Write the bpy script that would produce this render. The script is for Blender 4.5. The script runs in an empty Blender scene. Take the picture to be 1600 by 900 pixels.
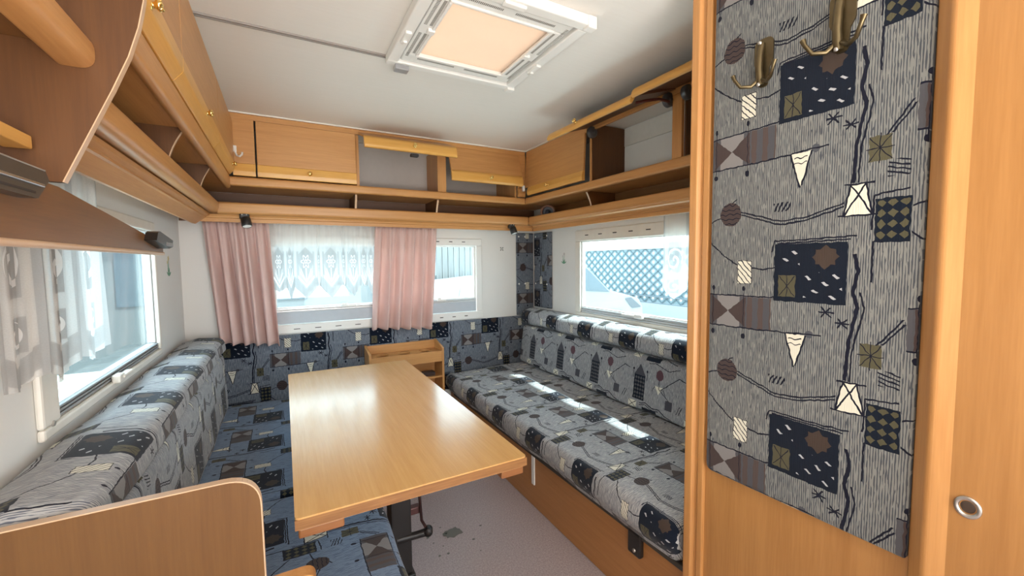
import bpy, bmesh, math, random
from mathutils import Vector, Matrix
random.seed(7)
PI = math.pi
sc = bpy.context.scene
COL = sc.collection

# ------------------------------------------------------------------ camera, world, lights, exposure
cam_d = bpy.data.cameras.new('camera')
cam = bpy.data.objects.new('camera', cam_d); COL.objects.link(cam)
cam_d.sensor_width = 36.0; cam_d.lens = 646.54 / 1600 * 36; cam_d.clip_start = 0.02
yaw, pitch, roll = math.radians(28.885), math.radians(3.770), math.radians(-0.547)
fw = Vector((math.sin(yaw) * math.cos(pitch), math.cos(yaw) * math.cos(pitch), -math.sin(pitch)))
rt = Vector((math.cos(yaw), -math.sin(yaw), 0)); up = rt.cross(fw)
rt2 = rt * math.cos(roll) + up * math.sin(roll); up2 = rt2.cross(fw)
M3 = Matrix((rt2, up2, -fw)).transposed()
cam.matrix_world = Matrix.Translation((0, 0, 1.2)) @ M3.to_4x4()
sc.camera = cam
sc.view_settings.view_transform = 'Standard'; sc.view_settings.look = 'None'
sc.view_settings.gamma = 1.0; sc.view_settings.use_curve_mapping = False
sc.view_settings.exposure = 0.85

w = bpy.data.worlds.new('sky'); sc.world = w; w.use_nodes = True
bg = w.node_tree.nodes['Background']
bg.inputs[0].default_value = (0.86, 0.94, 1.0, 1); bg.inputs[1].default_value = 4.2

def lamp(name, kind, loc, direction, energy, color=(1, 1, 1), sx=None, sy=None, portal=False, angle=None):
    d = bpy.data.lights.new(name, kind); d.energy = energy; d.color = color
    if kind == 'AREA':
        d.shape = 'RECTANGLE'; d.size = sx; d.size_y = sy
        if portal: d.cycles.is_portal = True
    if angle is not None: d.angle = angle
    o = bpy.data.objects.new(name, d); COL.objects.link(o); o.location = loc
    o.rotation_euler = Vector(direction).to_track_quat('-Z', 'Y').to_euler()
    return o
SUN = Vector((-0.232, 0.138, -0.46))
lamp('sun', 'SUN', (6, -6, 10), SUN, 9.0, (1.0, 0.95, 0.86), angle=math.radians(1.6))
# unseen fill lamps added behind the camera to brighten the interior
lamp('added_rear_fill', 'AREA', (0.95, -1.85, 1.1), (-0.12, 1, 0.12), 2.2, (1.0, 0.95, 0.86), 1.1, 1.5)
lamp('added_front_fill', 'AREA', (-0.1, -2.05, 1.25), (0.1, 1, 0.5), 6, (1.0, 0.95, 0.86), 1.0, 0.6)
lamp('added_uplight', 'AREA', (0.35, -0.85, 0.80), (0.0, 0.22, 1), 24, (1.0, 0.95, 0.87), 0.9, 0.6)  # added only to brighten the ceiling, no real lamp here
lamp('added_side_fill', 'AREA', (-0.46, -0.25, 1.12), (1, 0.12, 0.12), 2.5, (1.0, 0.96, 0.88), 0.8, 0.45)  # added side fill for wardrobe and right seat; this wall part has no window
lamp('added_overhead_fill', 'AREA', (0.35, -0.75, 1.86), (0.05, 0.25, -1), 1.8, (1.0, 0.92, 0.8), 0.5, 0.3)  # added overhead fill, no lamp is modelled here

# ------------------------------------------------------------------ node helpers
class N:
    def __init__(s, name):
        s.m = bpy.data.materials.new(name); s.m.use_nodes = True
        s.t = s.m.node_tree; s.b = s.t.nodes['Principled BSDF']; s.out = s.t.nodes['Material Output']
    def n(s, kind, **kw):
        k = s.t.nodes.new(kind)
        for a, v in kw.items(): setattr(k, a, v)
        return k
    def link(s, a, b): s.t.links.new(a, b)
    def put(s, sock, v):
        if isinstance(v, bpy.types.NodeSocket): s.link(v, sock)
        else: sock.default_value = v
    def math(s, op, a, b=0.0, c=0.0, clamp=False):
        k = s.n('ShaderNodeMath', operation=op); k.use_clamp = clamp
        s.put(k.inputs[0], a); s.put(k.inputs[1], b)
        if len(k.inputs) > 2: s.put(k.inputs[2], c)
        return k.outputs[0]
    def mul(s, a, b): return s.math('MULTIPLY', a, b)
    def add(s, a, b): return s.math('ADD', a, b)
    def sub(s, a, b): return s.math('SUBTRACT', a, b)
    def mx(s, *a):
        r = a[0]
        for q in a[1:]: r = s.math('MAXIMUM', r, q)
        return r
    def mix(s, f, a, b):
        k = s.n('ShaderNodeMix', data_type='RGBA')
        s.put(k.inputs[0], f); s.put(k.inputs[6], a); s.put(k.inputs[7], b)
        return k.outputs[2]
    def box(s, x, y, cx, cy, hx, hy):
        return s.mul(s.math('COMPARE', x, cx, hx), s.math('COMPARE', y, cy, hy))
    def ell(s, x, y, cx, cy, rx, ry):
        a = s.mul(s.sub(x, cx), 1 / rx); b = s.mul(s.sub(y, cy), 1 / ry)
        return s.math('LESS_THAN', s.add(s.mul(a, a), s.mul(b, b)), 1.0)
    def seg(s, x, y, x0, y0, x1, y1, wd):
        if abs(x1 - x0) >= abs(y1 - y0):
            k = (y1 - y0) / (x1 - x0); l = wd * math.hypot(1, k)
            d = s.math('MULTIPLY_ADD', x, -k, y)
            return s.mul(s.math('COMPARE', d, y0 - k * x0, l), s.math('COMPARE', x, (x0 + x1) / 2, abs(x1 - x0) / 2))
        k = (x1 - x0) / (y1 - y0); l = wd * math.hypot(1, k)
        d = s.math('MULTIPLY_ADD', y, -k, x)
        return s.mul(s.math('COMPARE', d, x0 - k * y0, l), s.math('COMPARE', y, (y0 + y1) / 2, abs(y1 - y0) / 2))
    def poly(s, x, y, pts, wd):
        r = None
        for a, b in zip(pts, pts[1:]):
            q = s.seg(x, y, a[0], a[1], b[0], b[1], wd); r = q if r is None else s.mx(r, q)
        return r
    def tri(s, x, y, cx, ytip, ybase, hw):        # triangle / trapezoid with the tip at ytip
        k = hw / (ybase - ytip)
        e = s.math('MULTIPLY_ADD', y, k, -k * ytip)
        return s.mul(s.math('COMPARE', x, cx, e), s.math('COMPARE', y, (ytip + ybase) / 2, abs(ybase - ytip) / 2))
    def noise(s, vec, scale, detail=2.0, rough=0.5):
        k = s.n('ShaderNodeTexNoise'); k.inputs['Scale'].default_value = scale
        k.inputs['Detail'].default_value = detail; k.inputs['Roughness'].default_value = rough
        if vec is not None: s.link(vec, k.inputs['Vector'])
        return k.outputs['Fac']
    def mapping(s, vec, scale):
        k = s.n('ShaderNodeMapping'); k.inputs['Scale'].default_value = scale
        s.link(vec, k.inputs['Vector']); return k.outputs[0]
    def coord(s, which='Object'): return s.n('ShaderNodeTexCoord').outputs[which]
    def bump(s, h, strength, dist=0.002):
        k = s.n('ShaderNodeBump'); k.inputs['Strength'].default_value = strength
        k.inputs['Distance'].default_value = dist; s.link(h, k.inputs['Height'])
        s.link(k.outputs[0], s.b.inputs['Normal'])
    def ramp(s, f, stops):
        k = s.n('ShaderNodeValToRGB'); s.link(f, k.inputs[0])
        e = k.color_ramp.elements
        while len(e) < len(stops): e.new(0.5)
        for q, (p, c) in zip(e, stops): q.position = p; q.color = (*c, 1)
        return k.outputs[0]

def c4(c): return (*c, 1)
def plain(name, col, rough=0.5, metal=0.0, nscale=30, var=0.06, coat=0.0):
    m = N(name); f = m.noise(m.coord(), nscale, 3)
    a = tuple(min(1, q * (1 + var)) for q in col); b = tuple(q * (1 - var) for q in col)
    m.link(m.mix(f, c4(b), c4(a)), m.b.inputs['Base Color'])
    m.b.inputs['Roughness'].default_value = rough; m.b.inputs['Metallic'].default_value = metal
    m.b.inputs['Coat Weight'].default_value = coat
    return m.m
def wood(name, axis, light, dark, rough=0.38, scale=1.0, coat=0.0):
    m = N(name); co = m.coord()
    sc_ = [26.0 * scale] * 3; sc_['XYZ'.index(axis)] = 1.6 * scale
    f1 = m.noise(m.mapping(co, sc_), 1.6, 4, 0.6)
    sc2 = [150.0 * scale] * 3; sc2['XYZ'.index(axis)] = 7.0 * scale
    f2 = m.noise(m.mapping(co, sc2), 1.5, 2, 0.6)
    f = m.math('ADD', m.mul(f1, 0.65), m.mul(f2, 0.35))
    c = m.ramp(f, [(0.34, dark), (0.62, light)])
    m.link(c, m.b.inputs['Base Color']); m.b.inputs['Roughness'].default_value = rough
    m.b.inputs['Coat Weight'].default_value = coat; m.b.inputs['Coat Roughness'].default_value = 0.12
    m.bump(f2, 0.06, 0.001)
    return m.m

# ------------------------------------------------------------------ fabric with its woven print
RIB_L = (0.36, 0.36, 0.355); RIB_D = (0.055, 0.065, 0.095)
NAVY = (0.0045, 0.0085, 0.019); BROWN = (0.060, 0.042, 0.040); OLIVE = (0.085, 0.078, 0.046)
WHITE = (0.68, 0.66, 0.56); PLUM = (0.10, 0.05, 0.065)
def fabric(name, variant='squares', rib=0.47, tint=(1, 1, 1), flip=False):
    m = N(name)
    uvn = m.n('ShaderNodeUVMap'); uvn.uv_map = 'UVMap'
    sep = m.n('ShaderNodeSeparateXYZ'); m.link(uvn.outputs[0], sep.inputs[0])
    U, V = sep.outputs[0], sep.outputs[1]
    # hand drawn wobble
    wob = m.noise(uvn.outputs[0], 55, 1); wob2 = m.noise(uvn.outputs[0], 71, 1)
    Uw = m.math('MULTIPLY_ADD', m.sub(wob, 0.5), 0.006, U); Vw = m.math('MULTIPLY_ADD', m.sub(wob2, 0.5), 0.006, V)
    W, H = (0.40, 0.394) if variant == 'squares' else (0.345, 0.262)
    x = m.math('FLOORED_MODULO', Uw, W); y = m.math('FLOORED_MODULO', Vw, H)
    # ribs: fine threads along V with broken lengths
    th = m.noise(m.mapping(uvn.outputs[0], (520, 40, 1)), 1.0, 1)
    st = m.math('SINE', m.mul(U, 2 * PI / 0.0042))
    rb = m.math('MULTIPLY_ADD', st, 0.17, th)
    rbm = m.math('LESS_THAN', rb, rib)
    big = m.noise(uvn.outputs[0], 3.0, 2)
    lt = m.mix(big, c4(tuple(a * b for a, b in zip((0.27, 0.28, 0.285), tint))), c4(tuple(a * b for a, b in zip((0.36, 0.355, 0.35), tint))))
    col = m.mix(m.mul(rbm, 0.82), lt, c4(tuple(a * b for a, b in zip(RIB_D, tint))))
    layers = []
    def L(mask, c):
        layers.append((mask, c))
    lw = 0.0016
    if variant == 'squares':
        # white items
        L(m.tri(x, y, 0.318, 0.50, 0.330, 0.024), WHITE) if False else None
        lan = m.mul(m.math('COMPARE', x, 0.318, m.math('MULTIPLY_ADD', y, -0.16, 0.0765)), m.math('COMPARE', y, 0.361, 0.031))
        L(lan, WHITE)
        L(m.tri(x, y, 0.213, 0.006, 0.080, 0.020), WHITE)
        ws = m.box(x, y, 0.095, 0.215, 0.018, 0.029); L(ws, WHITE)
        # bow and stripes
        L(m.box(x, y, 0.080, 0.117, 0.080, 0.038), (0.075, 0.075, 0.085))
        st2 = m.math('GREATER_THAN', m.math('SINE', m.mul(x, 2 * PI / 0.026)), 0.1)
        L(m.mul(m.box(x, y, 0.130, 0.117, 0.030, 0.038), st2), (0.085, 0.062, 0.058))
        bow = m.mul(m.math('COMPARE', y, 0.117, m.math('MULTIPLY_ADD', m.math('ABSOLUTE', m.sub(x, 0.055)), 0.84, 0.0)), m.box(x, y, 0.055, 0.117, 0.045, 0.038))
        L(m.box(x, y, 0.055, 0.117, 0.030, 0.038), (0.22, 0.21, 0.21)); L(bow, BROWN)
        # navy square with its insets
        L(m.box(x, y, 0.235, 0.216, 0.070, 0.064), NAVY)
        L(m.box(x, y, 0.193, 0.186, 0.018, 0.024), OLIVE)
        dmd = m.math('LESS_THAN', m.add(m.math('ABSOLUTE', m.sub(x, 0.266)), m.math('ABSOLUTE', m.sub(y, 0.250))), 0.026)
        L(m.mx(dmd, m.box(x, y, 0.266, 0.250, 0.018, 0.016)), (0.055, 0.038, 0.030))
        mxx = m.math('ABSOLUTE', m.sub(m.math('FLOORED_MODULO', m.add(x, m.mul(y, 0.5)), 0.027), 0.0135))
        myy = m.math('ABSOLUTE', m.sub(m.math('FLOORED_MODULO', m.add(y, m.mul(x, 0.35)), 0.023), 0.0115))
        dm = m.math('LESS_THAN', m.add(mxx, m.mul(myy, 1.6)), 0.0058)
        L(m.mul(dm, m.mx(m.box(x, y, 0.262, 0.190, 0.036, 0.028), m.box(x, y, 0.196, 0.247, 0.022, 0.018))), (0.42, 0.43, 0.46))
        # checker of diamonds
        L(m.box(x, y, 0.372, 0.318, 0.026, 0.041), NAVY)
        cx_ = m.math('ABSOLUTE', m.sub(m.math('FLOORED_MODULO', m.add(x, 0.004), 0.0175), 0.00875))
        cy_ = m.math('ABSOLUTE', m.sub(m.math('FLOORED_MODULO', y, 0.020), 0.010))
        L(m.mul(m.math('LESS_THAN', m.add(cx_, cy_), 0.0078), m.box(x, y, 0.372, 0.318, 0.023, 0.037)), OLIVE)
        L(m.box(x, y, 0.349, 0.058, 0.017, 0.023), OLIVE)
        L(m.ell(x, y, 0.056, 0.358, 0.027, 0.029), BROWN)
        L(m.ell(x, y, 0.241, 0.084, 0.008, 0.009), (0.07, 0.075, 0.09))
        ink = [
            m.poly(x, y, [(0, .341), (.030, .350)], lw), m.poly(x, y, [(.083, .361), (.132, .345), (.176, .330), (.228, .336), (.295, .357)], lw),
            m.poly(x, y, [(.083, .354), (.132, .338), (.176, .323), (.228, .329), (.295, .350)], lw),
            m.poly(x, y, [(0, .293), (.038, .258), (.077, .232)], lw), m.poly(x, y, [(.113, .226), (.140, .222), (.166, .228)], lw),
            m.poly(x, y, [(.158, .262), (.164, .287), (.242, .288), (.32, .292)], lw), m.poly(x, y, [(.170, .281), (.310, .285)], lw),
            m.poly(x, y, [(.309, .000), (.312, .072), (.321, .125), (.325, .15), (.316, .181), (.324, .22), (.317, .255)], 0.0032),
            m.poly(x, y, [(.317, .000), (.320, .072), (.331, .120), (.335, .15), (.328, .181)], lw),
            m.poly(x, y, [(.366, .082), (.398, .126)], lw), m.poly(x, y, [(.358, .080), (.395, .134)], lw),
            m.poly(x, y, [(0, .156), (.16, .158), (.166, .160)], lw), m.poly(x, y, [(0, .078), (.10, .078), (.192, .081), (.232, .084), (.265, .084)], lw),
            m.poly(x, y, [(.192, .081), (.213, .006)], 0.0018), m.poly(x, y, [(.234, .080), (.216, .010)], 0.0018),
            m.poly(x, y, [(.294, .330), (.306, .392)], 0.0016), m.poly(x, y, [(.342, .330), (.330, .392)], 0.0016),
            m.poly(x, y, [(.295, .331), (.330, .391)], lw), m.poly(x, y, [(.341, .331), (.306, .391)], lw), m.poly(x, y, [(.285, .330), (.350, .331)], lw),
            m.poly(x, y, [(.295, .3915), (.345, .3915)], lw),
            m.poly(x, y, [(.280, .124), (.262, .146)], lw), m.poly(x, y, [(.262, .124), (.280, .146)], lw), m.poly(x, y, [(.258, .135), (.286, .135)], lw),
            m.poly(x, y, [(.292, .106), (.310, .124)], lw), m.poly(x, y, [(.310, .106), (.292, .124)], lw), m.poly(x, y, [(.288, .115), (.314, .115)], lw),
            m.poly(x, y, [(.078, .187), (.078, .243), (.112, .243), (.113, .187), (.078, .187)], 0.0008),
            m.poly(x, y, [(.345, .20), (.345, .278), (.36, .278)], lw), m.poly(x, y, [(.342, .300), (.344, .366), (.395, .372)], lw),
            m.poly(x, y, [(.332, .036), (.366, .080)], 0.0008), m.poly(x, y, [(.366, .036), (.332, .080)], 0.0008), m.poly(x, y, [(.328, .058), (.370, .058)], 0.0008), m.poly(x, y, [(.349, .030), (.349, .086)], 0.0008),
            m.poly(x, y, [(.177, .164), (.209, .208)], 0.0008), m.poly(x, y, [(.209, .164), (.177, .208)], 0.0008), m.poly(x, y, [(.193, .162), (.193, .210)], 0.0008),
            m.poly(x, y, [(.014, .062), (.014, .172)], 0.0008), m.poly(x, y, [(.095, .060), (.095, .174)], 0.0008), m.poly(x, y, [(.060, .386), (.072, .393)], lw),
            m.ell(x, y, .014, .060, .005, .007), m.ell(x, y, .095, .058, .005, .007), m.ell(x, y, .014, .174, .004, .006), m.ell(x, y, .095, .176, .004, .006)]
        sl = m.math('FLOORED_MODULO', m.math('MULTIPLY_ADD', y, -0.5, x), 0.009)
        ink.append(m.mul(m.math('LESS_THAN', sl, 0.0042), m.box(x, y, .178, .363, .018, .010)))          # four ticks
        ink.append(m.mul(m.math('LESS_THAN', m.math('FLOORED_MODULO', m.add(y, m.mul(x, 0.3)), 0.008), 0.003), m.box(x, y, .378, .018, .016, .015)))
        ink.append(m.mul(m.math('LESS_THAN', m.math('FLOORED_MODULO', m.add(y, m.mul(x, 1.1)), 0.014), 0.0032), ws))
        wv = m.math('MULTIPLY_ADD', m.math('SINE', m.mul(x, 330)), 0.0016, y)
        ink.append(m.mul(m.math('LESS_THAN', m.math('FLOORED_MODULO', wv, 0.0115), 0.0022), m.mx(m.ell(x, y, 0.056, 0.358, 0.027, 0.029), m.box(x, y, .213, .066, .013, .016))))
    else:   # rows of little checked towers, birds and tulips
        L(m.box(x, y, 0.065, 0.118, 0.036, 0.062), NAVY)
        cx_ = m.math('ABSOLUTE', m.sub(m.math('FLOORED_MODULO', x, 0.0165), 0.00825))
        cy_ = m.math('ABSOLUTE', m.sub(m.math('FLOORED_MODULO', y, 0.0195), 0.00975))
        L(m.mul(m.math('LESS_THAN', m.add(cx_, cy_), 0.0078), m.box(x, y, 0.065, 0.118, 0.033, 0.060)), (0.09, 0.09, 0.10))
        L(m.tri(x, y, 0.065, 0.238, 0.180, 0.038), (0.06, 0.06, 0.075))
        L(m.ell(x, y, 0.190, 0.205, 0.022, 0.026), PLUM); L(m.box(x, y, 0.255, 0.075, 0.020, 0.022), (0.06, 0.06, 0.075))
        L(m.tri(x, y, 0.190, 0.110, 0.150, 0.024), WHITE)
        env = m.box(x, y, 0.030, 0.026, 0.026, 0.019); L(env, WHITE)
        L(m.box(x, y, 0.140, 0.012, 0.045, 0.013), NAVY)
        ink = [m.poly(x, y, [(.190, .180), (.190, .140), (.255, .095)], lw), m.poly(x, y, [(.200, .135), (.300, .215), (.338, .205)], 0.0018),
               m.poly(x, y, [(.005, .008), (.055, .044)], lw), m.poly(x, y, [(.055, .008), (.005, .044)], lw),
               m.poly(x, y, [(.075, .040), (.115, .050), (.160, .034), (.200, .040), (.240, .020), (.280, .010)], 0.0022),
               m.poly(x, y, [(.075, .030), (.115, .040), (.160, .024), (.200, .030)], lw),
               m.poly(x, y, [(.020, .160), (.020, .205)], lw), m.poly(x, y, [(.112, .160), (.112, .205)], lw), m.ell(x, y, .020, .206, .006, .007), m.ell(x, y, .112, .206, .006, .007),
               m.poly(x, y, [(.315, .05), (.330, .09)], lw), m.poly(x, y, [(.300, .05), (.318, .09)], lw),
               m.poly(x, y, [(.300, .255), (.240, .235), (.160, .258), (.120, .250)], lw),
               m.poly(x, y, [(.150, .120), (.165, .145)], lw), m.poly(x, y, [(.230, .118), (.216, .142)], lw)]
    for mask, c in layers:
        col = m.mix(mask, col, c4(c))
    inkm = ink[0]
    for q in ink[1:]: inkm = m.mx(inkm, q)
    col = m.mix(inkm, col, c4((0.006, 0.007, 0.018)))
    m.link(col, m.b.inputs['Base Color'])
    m.b.inputs['Roughness'].default_value = 0.92; m.b.inputs['Sheen Weight'].default_value = 0.15
    m.b.inputs['Specular IOR Level'].default_value = 0.15
    m.bump(rb, 0.25, 0.0015)
    return m.m

# ------------------------------------------------------------------ mesh helpers
class MB:
    def __init__(s): s.v = []; s.f = []; s.uv = []; s.smooth = []
    def quad(s, pts, uv=None, smooth=False):
        i = len(s.v); s.v += [tuple(p) for p in pts]; s.f.append(list(range(i, i + len(pts))))
        s.uv.append(uv or [(0, 0)] * len(pts)); s.smooth.append(smooth)
    def mesh(s, verts, faces, uvs=None, smooth=False):
        i = len(s.v); s.v += [tuple(p) for p in verts]
        for k, f in enumerate(faces):
            s.f.append([q + i for q in f]); s.uv.append(uvs[k] if uvs else [(0, 0)] * len(f)); s.smooth.append(smooth)
        return s
    def box(s, x0, x1, y0, y1, z0, z1, bev=0.0, seg=2):
        bm = bmesh.new()
        bmesh.ops.create_cube(bm, size=1)
        for v in bm.verts:
            v.co = Vector(((x0 + x1) / 2 + v.co.x * (x1 - x0), (y0 + y1) / 2 + v.co.y * (y1 - y0), (z0 + z1) / 2 + v.co.z * (z1 - z0)))
        if bev > 0:
            bev = min(bev, 0.45 * min(abs(x1 - x0), abs(y1 - y0), abs(z1 - z0)))
            bmesh.ops.bevel(bm, geom=bm.edges[:], offset=bev, segments=seg, affect='EDGES', profile=0.5)
        return s.bm(bm)
    def bm(s, bm, smooth=False):
        bm.verts.ensure_lookup_table(); bm.verts.index_update()
        bmesh.ops.recalc_face_normals(bm, faces=bm.faces[:])
        s.mesh([v.co[:] for v in bm.verts], [[v.index for v in f.verts] for f in bm.faces], None, smooth); bm.free(); return s
    def prism(s, prof, axis, a, b, smooth=False, flip=False):
        # prof in the two remaining axes (in xyz order)
        def P(p, t):
            return {'x': (t, p[0], p[1]), 'y': (p[0], t, p[1]), 'z': (p[0], p[1], t)}[axis]
        n = len(prof); bm = bmesh.new()
        va = [bm.verts.new(P(p, a)) for p in prof]; vb = [bm.verts.new(P(p, b)) for p in prof]
        for i in range(n):
            f = bm.faces.new((va[i], va[(i + 1) % n], vb[(i + 1) % n], vb[i])); f.smooth = smooth
        if smooth:
            va = [bm.verts.new(v.co) for v in va]; vb = [bm.verts.new(v.co) for v in vb]
        ca = bm.faces.new(va); cb = bm.faces.new(list(reversed(vb)))
        if smooth:
            ce = sum((v.co for v in va + vb), Vector()) / (2 * n); bm.normal_update()
            for f_ in (ca, cb):
                if f_.normal.dot(f_.calc_center_median() - ce) < 0: f_.normal_flip()
            bm.normal_update()
            side = [f_ for f_ in bm.faces if f_ not in (ca, cb)]
            bmesh.ops.recalc_face_normals(bm, faces=side)
        else: bmesh.ops.recalc_face_normals(bm, faces=bm.faces[:])
        bm.verts.index_update()
        i0 = len(s.v); s.v += [v.co[:] for v in bm.verts]
        for f in bm.faces:
            s.f.append([v.index + i0 for v in f.verts]); s.uv.append([(0, 0)] * len(f.verts)); s.smooth.append(smooth and len(f.verts) == 4 and n != 4)
        bm.free(); return s
    def tube(s, pts, r, n=10, caps=True):
        pts = [Vector(p) for p in pts]; rs = r if isinstance(r, (list, tuple)) else [r] * len(pts)
        rings = []
        t0 = (pts[1] - pts[0]).normalized()
        ref = Vector((0, 0, 1)) if abs(t0.z) < 0.9 else Vector((1, 0, 0))
        for i, p in enumerate(pts):
            t = ((pts[min(i + 1, len(pts) - 1)] - pts[max(i - 1, 0)])).normalized()
            a = t.cross(ref).normalized(); b = t.cross(a).normalized()
            rings.append([p + (a * math.cos(2 * PI * k / n) + b * math.sin(2 * PI * k / n)) * rs[i] for k in range(n)])
        v = [q for rg in rings for q in rg]; f = []
        for i in range(len(rings) - 1):
            for k in range(n):
                f.append([i * n + k, i * n + (k + 1) % n, (i + 1) * n + (k + 1) % n, (i + 1) * n + k])
        s.mesh(v, f, None, True)
        if caps:
            s.mesh(rings[0], [list(range(n))]); s.mesh(rings[-1], [list(reversed(range(n)))])
        return s
    def lathe(s, prof, origin, axis, n=20):
        # prof: (radius, height along axis)
        o = Vector(origin); ax = Vector(axis).normalized()
        ref = Vector((0, 0, 1)) if abs(ax.z) < 0.9 else Vector((1, 0, 0))
        a = ax.cross(ref).normalized(); b = ax.cross(a).normalized()
        v = []; f = []
        for r, h in prof:
            for k in range(n):
                v.append(o + ax * h + (a * math.cos(2 * PI * k / n) + b * math.sin(2 * PI * k / n)) * max(r, 1e-5))
        for i in range(len(prof) - 1):
            for k in range(n):
                f.append([i * n + k, i * n + (k + 1) % n, (i + 1) * n + (k + 1) % n, (i + 1) * n + k])
        return s.mesh(v, f, None, True)
    def build(s, name, mat, parent=None, mods=None):
        zs = min(p[2] for p in s.v)
        loc = Vector(((min(p[0] for p in s.v) + max(p[0] for p in s.v)) / 2, (min(p[1] for p in s.v) + max(p[1] for p in s.v)) / 2, zs))
        me = bpy.data.meshes.new(name)
        me.from_pydata([(p[0] - loc.x, p[1] - loc.y, p[2] - loc.z) for p in s.v], [], s.f)
        uvl = me.uv_layers.new(name='UVMap')
        flat = [c for fu in s.uv for uv in fu for c in uv]
        uvl.data.foreach_set('uv', flat)
        me.polygons.foreach_set('use_smooth', s.smooth)
        me.materials.append(mat); me.update()
        o = bpy.data.objects.new(name, me); COL.objects.link(o)
        o['world_loc'] = loc[:]
        if parent:
            o.parent = parent; o.location = loc - Vector(parent['world_loc'])
        else: o.location = loc
        return o

def thing(name, loc, label, cat, group=None):
    o = bpy.data.objects.new(name, None); COL.objects.link(o); o.location = loc; o.empty_display_size = 0.05
    o['world_loc'] = Vector(loc)[:]; return tag(o, label, cat, group)
def tag(o, label, cat, group=None):
    o['label'] = label; o['category'] = cat
    if group: o['group'] = group
    return o
def struct(o): o['kind'] = 'structure'; return o
def lab(o, label): o['label'] = label; return o
def bx(name, mat, parent, x0, x1, y0, y1, z0, z1, bev=0.002):
    return MB().box(x0, x1, y0, y1, z0, z1, bev).build(name, mat, parent)

def rpoly(corners, seg=6):
    # corners (p, q, r) -> rounded polygon points
    out = []; n = len(corners)
    for i in range(n):
        p = Vector(corners[i][:2]); r = corners[i][2]
        a = Vector(corners[i - 1][:2]); b = Vector(corners[(i + 1) % n][:2])
        if r <= 0: out.append(tuple(p)); continue
        da = (a - p).normalized(); db = (b - p).normalized()
        ang = da.angle(db); t = min(r / math.tan(ang / 2), 0.49 * (a - p).length, 0.49 * (b - p).length)
        p0 = p + da * t; p1 = p + db * t
        for k in range(seg + 1):
            u = k / seg
            out.append(tuple(p0 * (1 - u) ** 2 + p * 2 * u * (1 - u) + p1 * u * u))
    return out
def resample(prof, step):
    out = []; n = len(prof)
    for i in range(n):
        a = Vector(prof[i]); b = Vector(prof[(i + 1) % n]); d = (b - a).length; k = max(1, int(d / step))
        for j in range(k): out.append(tuple(a + (b - a) * j / k))
    return out
def cushion(prof, axis, a, b, r=0.03, puff=0.004, uoff=0.0, voff=0.0, step=0.03, useg=36, seed=0, vdir=1, udir=1):
    prof = resample(prof, step)
    n = len(prof); c = Vector((sum(p[0] for p in prof) / n, sum(p[1] for p in prof) / n))
    nor = []
    for i in range(n):
        t = Vector(prof[(i + 1) % n]) - Vector(prof[i - 1]); q = Vector((t.y, -t.x)).normalized()
        if q.dot(Vector(prof[i]) - c) < 0: q = -q
        nor.append(q)
    arc = [0.0]
    for i in range(n): arc.append(arc[-1] + (Vector(prof[(i + 1) % n]) - Vector(prof[i])).length)
    ts = [a, a + r * 0.08, a + r * 0.3, a + r * 0.65]
    ts += [a + r + (b - a - 2 * r) * k / useg for k in range(useg + 1)]
    ts += [b - r * 0.65, b - r * 0.3, b - r * 0.08, b]
    rnd = random.Random(seed); ph = [rnd.uniform(0, 6.28) for _ in range(6)]
    def P(p, t): return {'x': (t, p[0], p[1]), 'y': (p[0], t, p[1])}[axis]
    V = []
    for t in ts:
        e = min(t - a, b - t); ins = 0.0
        if e < r: ins = r * (1 - math.sqrt(max(0, 1 - (1 - e / r) ** 2)))
        for i in range(n):
            wv = puff * (math.sin(t * 9 + ph[0] + arc[i] * 5) + 0.7 * math.sin(t * 17 + ph[1] - arc[i] * 9)) * 0.5
            V.append(P(Vector(prof[i]) - nor[i] * (ins - wv), t))
    F = []; UVs = []
    for j in range(len(ts) - 1):
        for i in range(n):
            i2 = (i + 1) % n
            F.append([j * n + i, j * n + i2, (j + 1) * n + i2, (j + 1) * n + i])
            u0, u1 = uoff + udir * ts[j], uoff + udir * ts[j + 1]; v0, v1 = voff + vdir * arc[i], voff + vdir * arc[i + 1]
            UVs.append([(u0, v0), (u0, v1), (u1, v1), (u1, v0)])
    mb = MB(); mb.mesh(V, F, UVs, True)
    for j, rev in ((0, False), (len(ts) - 1, True)):
        ring = V[j * n:(j + 1) * n]; idx = list(range(n))
        uv = [(p[0] + p[1] * 0, p[2]) for p in ring]
        if rev: idx.reverse(); uv.reverse()
        mb.mesh(ring, [idx], [uv], False)
    return mb
def sheet(fn, nu, nv, uvfn, smooth=True):
    V = [fn(i / nu, j / nv) for j in range(nv + 1) for i in range(nu + 1)]
    F = []; UVs = []
    for j in range(nv):
        for i in range(nu):
            F.append([j * (nu + 1) + i, j * (nu + 1) + i + 1, (j + 1) * (nu + 1) + i + 1, (j + 1) * (nu + 1) + i])
            UVs.append([uvfn(i / nu, j / nv), uvfn((i + 1) / nu, j / nv), uvfn((i + 1) / nu, (j + 1) / nv), uvfn(i / nu, (j + 1) / nv)])
    return MB().mesh(V, F, UVs, smooth)

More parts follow.
